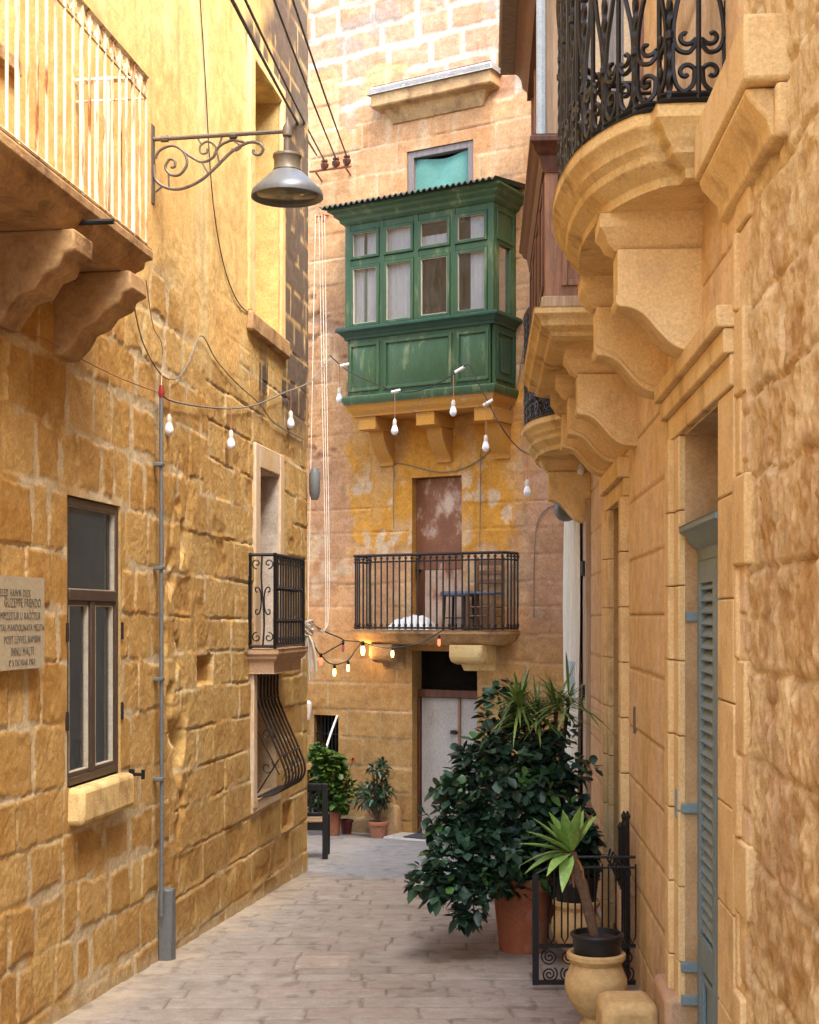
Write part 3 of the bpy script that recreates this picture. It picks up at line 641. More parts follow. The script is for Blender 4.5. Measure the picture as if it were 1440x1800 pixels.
# far black railed balcony
t0, t1, PO = -.66, 1.34, .39
def bow(i):
    r_ = .14; e = [(t0 + i, -.05), (t0 + i, PO - i)]
    e = e + [(t1 - r_ - i + r_ * math.sin(q), PO - r_ - i + r_ * math.cos(q)) for q in np.linspace(0, math.pi / 2, 7)] + [(t1 - i, -.05)]
    return e
m = MB(FW); m.layers(bow, [(.0, 1.60), (0, 1.56), (.02, 1.545), (.04, 1.50), (.09, 1.46), (.12, 1.44)])
B3 = lab(m.build('balcony', M['trim_d'], FH, bevel=.006), 'stone balcony with a plain black iron railing over the street door')
m = MB(FW); zb, zt = 1.63, 2.46; path = [(t0 + .03, 0), (t0 + .03, PO - .03)] + [(t1 - .15 + .12 * math.sin(q), PO - .15 + .12 * math.cos(q)) for q in np.linspace(0, math.pi / 2, 7)] + [(t1 - .03, 0)]
for pz, r_ in ((zb, .011), (zt - .075, .009), (zt, .016)): m.tube([(a, b, pz) for a, b in path], r_, 4)
dd = [0]
for a, b in zip(path[:-1], path[1:]): dd.append(dd[-1] + math.dist(a, b))
nb = 32
for i in range(nb + 1):
    q = dd[-1] * i / nb; k = max(j for j in range(len(dd)) if dd[j] <= q + 1e-9); k = min(k, len(path) - 2); f_ = (q - dd[k]) / (dd[k + 1] - dd[k])
    a = path[k][0] + (path[k + 1][0] - path[k][0]) * f_; b = path[k][1] + (path[k + 1][1] - path[k][1]) * f_
    m.tube([(a, b, zb - .02), (a, b, zt)], .0105, 5)
    m.tube([(a, b, zb), (a, b, zb + .03), (a, b, zb + .06)], [.009, .021, .009], 6); m.tube([(a, b, zt - .05), (a, b, zt - .04), (a, b, zt - .02)], [.009, .026, .009], 6)
m.build('railing', M['iron_b'], B3)
def fcorbel(t, w, z, L, hh, sc=1):
    m = MB(FW); p = bez([(L, z - .13), (L * .85, z - .19), (L * .5, z - .22), (L * .2, z - hh * .75), (.0, z - hh)], 5)
    m.prism([(-.04, z), (L, z)] + p + [(-.04, z - hh)], t, t + w); return m
fcorbel(.62, .42, 1.44, .34, .30).build('bracket', M['trim_y'], B3, bevel=.03); fcorbel(-.45, .3, 1.44, .32, .30).build('bracket', M['trim_d'], B3, bevel=.03)
# green enclosed timber balcony
t0, t1, BO = -.63, 1.29, .548
m = MB(FW)
rect = lambda e: (lambda i: [(t0 - e + i, -.02), (t1 + e - i, -.02), (t1 + e - i, BO + e - i), (t0 - e + i, BO + e - i)])
zs_, zc_ = 5.03, 6.27
def fb(a, b, c, d, o0=BO - .05, o1=BO): m.box(a, b, o0, o1, c, d)
posts = [(t0, t0 + .075), (-.165, -.105), (.285, .345), (.755, .815), (t1 - .075, t1)]
for a, b in posts: fb(a, b, zs_, zc_, BO - .05, BO)
for (a, b), (c, d) in zip(posts[:-1], posts[1:]):
    fb(b, c, zs_, zs_ + .04, BO - .05, BO - .004); fb(b, c, 5.77, 5.84, BO - .05, BO - .006); fb(b, c, 6.17, zc_, BO - .05, BO - .005)
for tt in (t0, t1 - .05):
    m.box(tt, tt + .05, -.02, .05, 4.2, zc_); m.box(tt, tt + .05, .05, BO - .05, 5.82, zc_); m.box(tt, tt + .05, .05, .14, zs_, 5.82); m.box(tt, tt + .05, BO - .14, BO - .05, zs_, 5.82); m.box(tt, tt + .05, .14, BO - .14, zs_, 5.07)
    m.box(tt + .004, tt + .046, .05, BO - .05, 4.2, 4.97)
m.box(t0 + .05, t1 - .05, BO - .05, BO - .012, 4.22, 4.97)
m.box(t0, t1, .0, BO, 4.19, 4.22)
B4 = lab(m.build('enclosed_balcony', M['green'], FH, bevel=.005), 'green timber enclosed balcony with corrugated roof and panelled base')
# raised panels
def panel(a, b, c, d):
    p = MB(FW); frame(p, a, b, c, d, BO - .012, BO + .008, .035)
    p.layers_xz = None
    i1, i2 = .05, .14
    q = [(a + i1, c + i1), (b - i1, c + i1), (b - i1, d - i1), (a + i1, d - i1)]; w2 = min(i2, (b - a) * .3); h2 = min(.11, (d - c) * .3)
    q2 = [(a + w2, c + h2), (b - w2, c + h2), (b - w2, d - h2), (a + w2, d - h2)]
    p.add([(x, BO - .011, z) for x, z in q] + [(x, BO + .012, z) for x, z in q2], [(0, 1, 5, 4), (1, 2, 6, 5), (2, 3, 7, 6), (3, 0, 4, 7), (4, 5, 6, 7)]); return p
for a, b in ((t0 + .05, t0 + .46), (t0 + .52, t1 - .52), (t1 - .46, t1 - .06)): panel(a, b, 4.33, 4.88).build('panel', M['green'], B4, bevel=.004)
m = MB(FW); m.box(t1, t1 + .016, .06, .1, 4.33, 4.88); m.box(t1, t1 + .016, BO - .1, BO - .06, 4.33, 4.88); m.box(t1, t1 + .016, .1, BO - .1, 4.84, 4.88); m.box(t1, t1 + .016, .1, BO - .1, 4.33, 4.37); m.box(t1, t1 + .012, .16, BO - .16, 4.42, 4.79)
frameside = m; m.build('panel', M['green_d'], B4, bevel=.004)
m = MB(FW); m.box(t1, t1 + .014, .07, .1, 5.86, 6.2); m.box(t1, t1 + .014, BO - .1, BO - .07, 5.86, 6.2); m.box(t1, t1 + .014, .1, BO - .1, 6.17, 6.2); m.box(t1, t1 + .014, .1, BO - .1, 5.86, 5.89); m.build('panel', M['green'], B4, bevel=.004)
m = MB(FW); m.layers(rect(.0), [(-.075, 5.06), (-.085, 5.05), (-.085, 5.02), (-.05, 5.0), (-.04, 4.985), (-.012, 4.96), (-.006, 4.93)]); m.build('cornice', M['green_d'], B4, bevel=.004)
m = MB(FW); m.layers(rect(.0), [(-.015, 4.285), (-.03, 4.27), (-.03, 4.225), (-.016, 4.20), (-.012, 4.185)]); m.build('base_rail', M['green'], B4, bevel=.004)
m = MB(FW); m.layers(rect(.0), [(-.15, 6.415), (-.15, 6.39), (-.10, 6.365), (-.095, 6.335), (-.05, 6.305), (-.045, 6.275), (-.008, 6.245)]); m.build('cornice', M['green'], B4, bevel=.004)
# corrugated roof
n = 150; vs = []; fs = []; ta, tb = t0 - .20, t1 + .14
for i in range(n + 1):
    t_ = ta + (tb - ta) * i / n; w_ = .018 * math.cos(i / n * 31 * 2 * math.pi)
    for o_, z_ in ((BO + .235, 6.425), (0, 6.53)):
        vs += [(t_, o_, z_ + w_), (t_, o_, z_ + w_ - .008)]
for i in range(n):
    a = i * 4; b = a + 4; fs += [(a, a + 2, b + 2, b), (a + 1, b + 1, b + 3, a + 3), (a, b, b + 1, a + 1), (a + 2, a + 3, b + 3, b + 2)]
m = MB(FW); m.add(vs, fs); m.build('roof', M['roofsheet'], B4, angle=60)
# sashes, panes and curtains
cur = []
for k, ((a, b), (c, d)) in enumerate(zip(posts[:-1], posts[1:])):
    for lo, hi in ((zs_ + .04, 5.77), (5.84, 6.17)):
        m = MB(FW); o_ = 0
        tilt = .03 if (k == 1 and hi < 5.8) else 0
        frame(m, b + .004, c - .004, lo + .004, hi - .004, BO - .035, BO + .012, .034)
        sash = m.build('sash', M['green'], B4, bevel=.006)
        bd_ = MB(FW); frame(bd_, b + .034, c - .034, lo + .034, hi - .034, BO - .02, BO + .004, .010 if (k in (0, 2) and hi < 5.8) else .006); bd_.build('bead', M['putty'], B4)
        MB(FW).box(b + .036, c - .036, BO - .02, BO - .014, lo + .036, hi - .036).build('pane', M['glass'], B4)
for a, b, c, d in ((-.57, -.40, zs_, 6.2), (-.36, -.18, zs_, 6.2), (-.12, .30, zs_, 6.2), (.98, 1.22, zs_, 6.2), (.34, .75, 5.9, 6.0)):
    m = MB(FW); n = 20
    vs = [(a + (b - a) * i / n, BO - .055 + .004 * math.sin(i * 1.7), z) for i in range(n + 1) for z in (c, d)]
    m.add(vs, [(2 * i, 2 * i + 1, 2 * i + 3, 2 * i + 2) for i in range(n)]); m.build('curtain', M['cloth_w'], B4, angle=0)
m = MB(FW); m.box(t1 - .035, t1 - .03, .14, BO - .14, 5.07, 5.82); m.build('pane', M['glass'], B4)
m = MB(FW); n = 14; vs = [(t1 - .09 + .01 * math.sin(i * 1.9), .1 + (BO - .2) * i / n, z) for i in range(n + 1) for z in (5.06, 5.83)]
m.add(vs, [(2 * i, 2 * i + 1, 2 * i + 3, 2 * i + 2) for i in range(n)]); m.build('curtain', M['cloth_w'], B4, angle=0)
MB(FW).box(t0 + .06, t1 - .06, -.01, .02, 4.25, 6.25).build('back_panel', M['dim'], B4)
m = MB(FW); m.layers(rect(.0), [(.0, 4.186), (.012, 4.15), (.02, 4.12), (.05, 4.09), (.06, 4.05)]); m.build('base_slab', M['ochre'], B4, bevel=.006)
for a in (-.5, .27, 1.01):
    m = MB(FW); m.box(a, a + .235, -.04, .47, 3.90, 4.05); p = bez([(.27, 3.90), (.25, 3.80), (.17, 3.68), (.06, 3.57), (.05, 3.52)], 6)
    m.prism([(-.04, 3.897)] + p + [(-.04, 3.52)], a + .02, a + .215); m.build('bracket', M['ochre'], B4, bevel=.012)

# ================================================================= RIGHT HOUSE
RH = thing('stone_house', 'golden limestone house on the right with carved balconies and a brown bay window', 'house', RW(8, 0, gz(8)))
R_D = (5.40, 6.42, -.45, 2.57)
R_E = (9.12, 9.95, -.6, 2.50)
def right_wall():
    ops = [R_D + (.34, (.5, .33, .17)), R_E + (.22, (.45, .27, .11))]
    ex = [x for o in ops for x in o[:2]]; ez = [x for o in ops for x in o[2:4]]
    sa = axis([(-5, 3.3, .3), (3.3, 5.4, .0105), (5.4, 12.5, .02), (12.5, 16.5, .06)], ex); za = axis([(-1.2, 3.9, .0125), (3.9, 8.8, .06)], ez)
    S, Z = np.meshgrid(sa, za, indexing='ij')
    big = fbm(S * 1.2, Z * 1.2, 1, 4); med = fbm(S * 5, Z * 5, 3, 4); fin = fbm(S * 20, Z * 20, 5, 4); st = fbm(S * 10, Z * .9, 7, 4)
    d1, r1 = blocks(S, Z, 31, (.30, .36), (.5, .9), -1.5, 8, -5, 17, .003, 4, .01)
    d2, r2 = blocks(S, Z, 33, (.28, .40), (.26, .55), -1.5, 8, -5, 17, .03, 3.5, .03)
    # toothed boundary between dressed quoins and rough stone
    row = np.floor((Z + 2) / .33).astype(int); tooth = np.array([.0, .16, .05, .2, -.02, .12])[row % 6]
    wr = sst(-.025, .025, (5.02 + .0 * Z) - S + tooth * -1 + .04 * (med - .5))
    m1 = 1 - sst(.003, .012, d1); m2 = 1 - sst(.006, .018, d2 + .012 * (fin - .5))
    pit = sst(.5, .72, fbm(S * 9, Z * 9, 8, 4))
    hR = -.010 * m2 + .014 * (r2[..., 0] - .5) + .014 * (fbm(S * 3, Z * 3, 9, 4) - .5) + .014 * (fbm(S * 16, Z * 12, 6, 4) - .5) + .016 * (fbm(S * 42, Z * 34, 2, 2) - .5) - pit * .012
    hS = -.008 * m1 + .006 * (med - .5) + .004 * (fin - .5) + .008
    h = hS * (1 - wr) + hR * wr
    cS = lerp((.78, .575, .325), (.73, .50, .245), np.clip((big - .5) * 2 + .4 + (r1[..., 1] - .5) * .5, 0, 1))
    cS = lerp(cS, (.74, .57, .38), sst(.5, .68, st) * .7); cS = lerp(cS, (.40, .235, .09), m1 * .75)
    cS = lerp(cS, (.50, .31, .17), sst(10.2, 11, S) * .5); cS = lerp(cS, (.56, .37, .10), sst(.6, .72, fbm(S * 3, Z * .7, 4, 4)) * .6 * sst(2.2, .5, Z))
    cR = lerp((.74, .58, .32), (.50, .32, .135), np.clip(r2[..., 1] * .8 - .1 + (med - .5) * 2.6 + (fin - .5) * 2.2, 0, 1))
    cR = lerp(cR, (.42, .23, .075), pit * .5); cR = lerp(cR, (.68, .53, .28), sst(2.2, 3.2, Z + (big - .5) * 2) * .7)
    cR = lerp(cR, (.54, .35, .21), sst(.60, .72, fbm(S * 4 + 5, Z * 4, 2, 4)) * .5); cR = lerp(lerp(cR, (.66, .53, .33), (1 - sst(.012, .04, d2)) * .6 * sst(.4, .6, fbm(S * 3, Z * 3, 8, 3))), (.36, .22, .10), m2 * .4 * sst(.35, .6, fbm(S * 2.5, Z * 2.5, 4, 3)))
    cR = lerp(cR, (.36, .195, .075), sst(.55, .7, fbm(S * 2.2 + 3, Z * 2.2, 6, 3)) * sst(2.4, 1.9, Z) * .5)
    col = lerp(cS, cR, wr)
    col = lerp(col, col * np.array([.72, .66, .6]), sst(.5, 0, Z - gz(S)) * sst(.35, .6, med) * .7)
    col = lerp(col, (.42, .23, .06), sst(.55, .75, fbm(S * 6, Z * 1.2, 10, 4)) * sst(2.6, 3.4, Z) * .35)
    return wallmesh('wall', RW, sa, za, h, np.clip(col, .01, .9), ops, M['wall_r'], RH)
right_wall()
# dressed quoins that tooth into the rough stone
rg = random.Random(4); z = -.4
k = 0
while z < 3.2:
    hh = rg.uniform(.26, .34); w = (.24, .09, .17, .05)[k % 4]
    m = MB(RW); m.box(5.055 - w, 5.055, -.03, .016 + .006 * (k % 3), z + .004, z + hh - .004); m.build('quoin', M['trim'], RH, bevel=.01); z += hh; k += 1
# shuttered door
s0, s1, z0, z1 = R_D
m = MB(RW)
def stack(m, a, b, o0, o1, zl, zh, st=.33):
    n = max(1, round((zh - zl) / st)); h = (zh - zl) / n
    for i in range(n): m.box(a, b, o0, o1, zl + h * i + .0025, zl + h * (i + 1) - .0025)
stack(m, s1 + .004, s1 + .16, -.03, .03, z0 + .3, z1 + .004); stack(m, s1 + .163, s1 + .30, -.03, .055, z0 + .3, z1 + .004); stack(m, s1 + .303, s1 + .44, -.03, .035, z0 + .3, z1 + .004)
stack(m, s0 - .34, s0 - .004, -.03, .022, z0, z1 + .004, .36)
m.box(s0 - .34, s1 + .44, -.03, .034, z1 + .006, z1 + .12); m.box(s0 - .345, s1 + .445, -.03, .058, z1 + .122, z1 + .21); m.box(s0 - .36, s1 + .46, -.03, .085, z1 + .212, z1 + .29)
D4 = lab(m.build('door', M['trim'], RH, bevel=.007), 'doorway with moulded stone surround and grey blue louvred shutters')
m = MB(RW); m.box(s1 - .0, s1 + .47, -.03, .09, z0 - .1, .03); m.build('plinth', M['trim_p'], D4, bevel=.03)
m = MB(RW); m.box(s0 - .35, s0 - .01, -.03, .03, z0 - .1, -.15); m.build('plinth', M['trim_p'], D4, bevel=.03)
m = MB(RW); m.layers(lambda i: [(s0 + .012, -.12), (s1 - .012 - i * .2, -.12), (s1 - .012 - i * .2, .03 - i), (s0 + .012, .03 - i)], [(0, 2.155), (0, 2.13), (.03, 2.11), (.045, 2.075), (.08, 2.05), (.085, 2.0)])
m.build('cornice', M['shutter'], D4, bevel=.004)
mid = (s0 + s1) / 2
for a, b in ((s0 + .015, mid - .004), (mid + .004, s1 - .015)):
    m = MB(RW); o0, o1 = -.095, -.052
    m.box(a, a + .07, o0, o1, z0 + .02, 2.0); m.box(b - .07, b, o0, o1, z0 + .02, 2.0)
    for c, d in ((z0 + .02, z0 + .16), (.20, .34), (1.90, 2.0)): m.box(a + .07, b - .07, o0, o1, c, d)
    m.box(a + .07, b - .07, o0, -.075, z0 + .16, .20); frame(m, a + .09, b - .09, z0 + .19, .17, -.074, -.058, .03)
    z = .36
    while z < 1.87:
        m.prism([(o0 + .004, z + .045), (o0 + .012, z + .05), (o1 - .002, z + .006), (o1 - .01, z)], a + .07, b - .07); z += .052
    m.box(a + .07, b - .07, -.11, -.1, .34, 1.9)
    m.build('leaf', M['shutter'], D4, bevel=.003)
for x_, o_, za_, zb_ in ((.05, .0, 1.73, 1.775), (.04, .02, .865, .91), (.05, .02, .0, .045), (.05, .02, .15, .195)): MB(RW).box(s1 - .02, s1 + x_, -.06, o_, za_, zb_).build('hinge', M['shutter'], D4, bevel=.005)
m = MB(RW); m.tube([(s1 + .045, .03, .84), (s1 + .045, .03, .97)], .010, 6); m.build('latch', M['shutter'], D4)
m = MB(RW); m.tube([(s0 + .1, -.05, .02), (s0 + .1, -.02, .03), (s0 + .1, -.02, .1), (s0 + .1, -.05, .11)], .008, 6); m.build('handle', M['lamp_b'], D4)
room(RW, R_D, -.342, -1.2, (1.5, .1), M['dark'], 'room', D4)
# second doorway
s0, s1, z0, z1 = R_E
m = MB(RW)
stack(m, s1 + .004, s1 + .14, -.03, .035, z0, z1 + .004); stack(m, s1 + .143, s1 + .31, -.03, .06, z0, z1 + .004); stack(m, s0 - .29, s0 - .153, -.03, .06, z0, z1 + .004); stack(m, s0 - .15, s0 - .004, -.03, .035, z0, z1 + .004)
m.box(s0 - .29, s1 + .31, -.03, .04, z1 + .006, z1 + .12); m.box(s0 - .31, s1 + .33, -.03, .075, z1 + .122, z1 + .25)
D5 = lab(m.build('door', M['trim'], RH, bevel=.007), 'second doorway with moulded surround and dark wooden door')
m = MB(RW); m.box(s0 + .01, s1 - .01, -.2, -.13, z0, z1 - .01); 
for zc in (-.3, .5, 1.4): m.box(s0 + .1, s1 - .1, -.13, -.115, zc, zc + .6)
m.build('leaf', M['wood_d'], D5, bevel=.006)
m = MB(RW); m.box(8.50, 8.86, -.03, .10, -.6, .12); m.build('plinth', M['trim_p'], D5, bevel=.03)
m = MB(RW); m.box(8.42, 8.47, .0, .02, 1.06, 1.22); m.build('bell_plate', M['bracket'], D5, bevel=.006)
# far jamb with dark fittings
m = MB(RW); m.box(11.95, 12.30, -.03, .05, -.7, 2.75); m.box(12.3, 12.55, -.03, .035, -.7, 2.6)
D6 = lab(m.build('door', M['wood_p'], RH, bevel=.01), 'pale timber door jamb beside the hanging white curtain')
for zc in (1.05, 2.1): MB(RW).box(12.05, 12.17, .05, .075, zc, zc + .13).build('hinge', M['iron'], D6, bevel=.01)

# carved balconies
def bowpath(e=0, sx=0):
    p = [(5.28, .265), (5.375, .275), (5.40, .335), (5.55, .43), (5.75, .51), (5.97, .555), (6.22, .58), (6.48, .588)]
    q = p + [(12.96 - a, b) for a, b in reversed(p[:-1])]
    cs = 6.48
    return [(cs + (a - cs) * (1 - e / 1.2) + sx, b - e) for a, b in q]
def slab(sx, dz):
    m = MB(RW)
    def outl(i):
        b = bez(bowpath(0, sx), 3); n = len(b); c = 6.48 + sx
        o = [(c + (s_ - c) * (1 - i / 1.25), o_ - i) for s_, o_ in b]
        return [(c + (5.28 + sx - c) * (1 - i / 1.25), -.05)] + o + [(c + (7.68 + sx - c) * (1 - i / 1.25), -.05)]
    m.layers(outl, [(.0, 3.66 + dz), (0, 3.615 + dz), (.012, 3.60 + dz), (.03, 3.58 + dz), (.035, 3.555 + dz), (.06, 3.53 + dz), (.065, 3.50 + dz), (.095, 3.475 + dz), (.12, 3.455 + dz), (.125, 3.42 + dz)])
    return m
def console(s, dz, w=.26):
    m = MB(RW)
    m.layers(lambda i: [(s + i, -.04), (s + w - i, -.04), (s + w - i, .43 - i), (s + i, .43 - i)], [(0, 3.42 + dz), (0, 3.36 + dz), (.02, 3.335 + dz), (.035, 3.30 + dz), (.07, 3.275 + dz)])
    p = [(.355, 3.275), (.355, 3.055)] + bez([(.345, 3.04), (.30, 3.035), (.25, 3.01), (.20, 2.955), (.15, 2.90), (.09, 2.865), (.0, 2.855)], 5) + [(-.04, 2.855), (-.04, 3.275)]
    m.prism([(o, z_ + dz) for o, z_ in p], s + .03, s + w - .03)
    m.prism([(o, z_ + dz) for o, z_ in [(.362, 3.085), (.362, 3.05)] + bez([(.352, 3.035), (.30, 3.028), (.25, 3.0), (.20, 2.945), (.15, 2.89), (.09, 2.855), (.0, 2.845)], 5) + [(-.04, 2.845), (-.04, 2.875), (.0, 2.875)] + bez([(.09, 2.885), (.15, 2.92), (.20, 2.975), (.25, 3.03), (.30, 3.055)], 4)], s + .015, s + w - .015)
    return m
def ironwork(sx, dz, full=True):
    """bow-fronted wrought iron: twisted posts and lyres between two rails"""
    m = MB(RW); path = bez([(5.31, .0), (5.31, .225)] + [(a + (.02 if a < 6.48 else -.02), b - .035) for a, b in bowpath()[1:-1]] + [(7.65, .235), (7.65, 0)], 6)
    path = [(a + sx, b) for a, b in path]; zb, zt = 3.685 + dz, 4.62 + dz
    for pz, r_ in ((zb, .013), (zb + .022, .011), (zt, .02), (zt - .05, .011)): m.tube([(a, b, pz) for a, b in path], r_, 4)
    dd = [0]
    for a, b in zip(path[:-1], path[1:]): dd.append(dd[-1] + math.dist(a, b))
    def pt(q):
        q = min(max(q, 0), dd[-1] - 1e-6); k = max(j for j in range(len(dd)) if dd[j] <= q); k = min(k, len(path) - 2)
        f_ = (q - dd[k]) / max(1e-9, dd[k + 1] - dd[k]); return (path[k][0] + (path[k + 1][0] - path[k][0]) * f_, path[k][1] + (path[k + 1][1] - path[k][1]) * f_)
    nbay = 14; w = dd[-1] / nbay
    for i in range(nbay + 1):
        a, b = pt(w * i); m.tube([(a, b, zb + .9 * k / 40) for k in range(41)], .0135, 4, twist=.5)
        for zc in (.24, .62): m.tube([(a, b, zb + zc - .02), (a, b, zb + zc - .012), (a, b, zb + zc + .012), (a, b, zb + zc + .02)], [.011, .018, .018, .011], 8)
    for i in range(nbay):
        c = w * (i + .5); a, b = pt(c); m.tube([(a, b, zb), (a, b, zt)], .0105, 6)
        for sd in (-1, 1):
            hw = w * .46
            sp = spiral(.40, .205, .10, .30, 9.2, 1.2, 22)      # unit: half bay wide, metres high
            def put(pl, r_=.0098): m.tube([(*pt(c + sd * x * hw), zb + z_) for x, z_ in pl], r_, 5)
            put([(.48 + .36 * r_ * math.cos(q), .235 + .036 * r_ * math.sin(q)) for q, r_ in zip(np.linspace(8.2, 3.3, 16), np.linspace(.25, 1, 16))] + bez([(.15, .20), (.40, .175), (.80, .19), (.95, .25), (.80, .36), (.45, .47), (.22, .58), (.2, .70), (.4, .80), (.75, .86)], 5))
            put([(.48 + .36 * r_ * math.cos(q), .10 + .036 * r_ * math.sin(q)) for q, r_ in zip(np.linspace(-8.6, -3.3, 16), np.linspace(.25, 1, 16))] + bez([(.14, .12), (.2, .06), (.55, .03), (.85, .06), (.97, .13), (.95, .21)], 5))
    return m
B5 = lab(slab(0, 0).build('balcony', M['trim_y'], RH, bevel=.004), 'bow fronted carved stone balcony with black wrought iron lyres')
ironwork(0, 0).build('railing', M['iron'], B5)
BR = console(5.84, 0).build('bracket', M['trim'], B5, bevel=.008)
d_ = np.array(RW(6.94, 0, 0)) - np.array(RW(5.84, 0, 0)); subcopy(BR, B5, d_)
# heavy ledge that carries the near end of the slab along the wall
m = MB(RW); m.box(4.28, 5.30, -.03, .125, 3.37, 3.575); m.prism([(-.03, 3.367), (.115, 3.367), (.10, 3.33), (.045, 3.27), (.035, 3.21), (-.03, 3.21)], 4.33, 5.28); m.box(4.28, 4.328, -.03, .03, 3.2, 3.367); m.build('ledge', M['trim'], B5, bevel=.015)
sx2, dz2 = 5.62, -.33
B6 = lab(slab(sx2, dz2).build('balcony', M['trim_y'], RH, bevel=.004), 'farther bow balcony half hidden behind the brackets')
ironwork(sx2, dz2).build('railing', M['iron'], B6)
console(12.02, -.29).build('bracket', M['trim'], B6, bevel=.008)
# brown timber bay
a, b, o_ = 8.0, 10.3, .565
m = MB(RW); m.layers(lambda i: [(a - .06 + i, -.05), (b + .06 - i, -.05), (b + .06 - i, .625 - i), (a - .06 + i, .625 - i)], [(0, 3.49), (0, 3.455), (.02, 3.44), (.035, 3.42), (.04, 3.395), (.09, 3.37), (.10, 3.345), (.14, 3.33)])
slabm = m
m = MB(RW); m.box(a, b, -.02, o_, 3.495, 4.33)
for s_ in (a, b - .07): m.box(s_, s_ + .07, o_ - .07, o_, 4.45, 5.75)
m.box(a, b, -.02, o_, 5.60, 5.78); m.box(a, a + .06, -.02, .06, 4.45, 5.6); m.box(b - .06, b, -.02, .06, 4.45, 5.6)
for s_ in np.linspace(a, b, 5)[1:-1]: m.box(s_ - .03, s_ + .03, o_ - .06, o_ - .002, 4.45, 5.6)
B7 = lab(m.build('bay_window', M['wood_m'], RH, bevel=.006), 'weathered brown timber bay window on a carved stone slab')
slabm.build('base_slab', M['trim_y'], B7, bevel=.004)
for s_ in (8.34, 9.25, 10.0): console(s_, -.09, .24).build('bracket', M['trim'], B7, bevel=.008)
m = MB(RW); m.layers(lambda i: [(a - .08 + i, -.02), (b + .08 - i, -.02), (b + .08 - i, o_ + .085 - i), (a - .08 + i, o_ + .085 - i)], [(.02, 4.46), (0, 4.445), (0, 4.415), (.02, 4.40), (.03, 4.37), (.055, 4.35), (.06, 4.32), (.075, 4.26)]); m.build('cornice', M['wood_d'], B7, bevel=.004)
def rpanel(x0, x1, z0, z1):
    p = MB(RW); oo0, oo1 = x0, x1
    e = .012
    p.box(a - e, a, x0, x0 + .035, z0, z1); p.box(a - e, a, x1 - .035, x1, z0, z1); p.box(a - e, a, x0 + .035, x1 - .035, z1 - .035, z1); p.box(a - e, a, x0 + .035, x1 - .035, z0, z0 + .035)
    p.box(a - .008, a, x0 + .09, x1 - .09, z0 + .09, z1 - .09); return p
rpanel(.10, .47, 3.62, 4.20).build('panel', M['wood_m'], B7, bevel=.004)
m = MB(RW); m.box(a - .02, a, .0, o_ + .01, 3.50, 3.56); m.box(a, b, o_, o_ + .018, 3.50, 3.56); m.build('base_rail', M['wood_p'], B7, bevel=.004)
m = MB(RW)
for s_ in np.linspace(a, b, 5)[:-1]: frame(m, s_ + .04, s_ + .535, 3.62, 4.22, o_, o_ + .012, .04)
m.build('panel', M['wood_d'], B7, bevel=.004)
m = MB(RW); m.box(a - .012, a + .05, o_ - .13, o_ + .004, 4.47, 5.6); m.build('corner_post', M['wood_p'], B7, bevel=.008)
m = MB(RW); m.box(a - .004, a + .03, .06, .12, 4.47, 5.6); m.box(a - .004, a + .03, .24, .30, 4.47, 5.6); m.box(a - .002, a + .028, .12, .24, 4.47, 4.56); m.box(a - .002, a + .028, .30, o_ - .13, 4.47, 4.56); m.build('sash', M['cream'], B7, bevel=.004)
MB(RW).box(a + .01, a + .016, .1, o_ - .12, 4.5, 5.6).build('pane', M['glass'], B7)
MB(RW).box(a + .06, b - .07, o_ - .035, o_ - .03, 4.47, 5.6).build('pane', M['glass'], B7)
m = MB(RW); n = 30; vs = [(a + .10 + .008 * math.sin(i * 1.3), .08 + (o_ - .16) * i / n, z_) for i in range(n + 1) for z_ in (4.46, 5.6)]; m.add(vs, [(2 * i, 2 * i + 1, 2 * i + 3, 2 * i + 2) for i in range(n)]); m.build('curtain', M['cloth_w'], B7, angle=0)
m = MB(RW); m.tube([(a - .03, o_ + .02, 4.46), (a - .03, o_ + .02, 5.6)], .028, 8); m.build('drainpipe', M['bluepaint'], B7)
m = MB(RW); m.layers(lambda i: [(a - .25 + i, -.02), (b + .14 - i, -.02), (b + .14 - i, .80 - i), (a - .25 + i, .80 - i)], [(.06, 6.0), (0, 5.93), (0, 5.80), (.02, 5.785), (.02, 5.74)]); m.build('roof', M['wood_g'], B7, bevel=.006)
m = MB(RW); m.layers(lambda i: [(a - .10 + i, -.02), (b + .06 - i, -.02), (b + .06 - i, .655 - i), (a - .10 + i, .655 - i)], [(-.03, 5.738), (.0, 5.70), (.02, 5.66), (.03, 5.60), (.06, 5.56), (.065, 5.50)]); m.build('cornice', M['wood_d'], B7, bevel=.004)

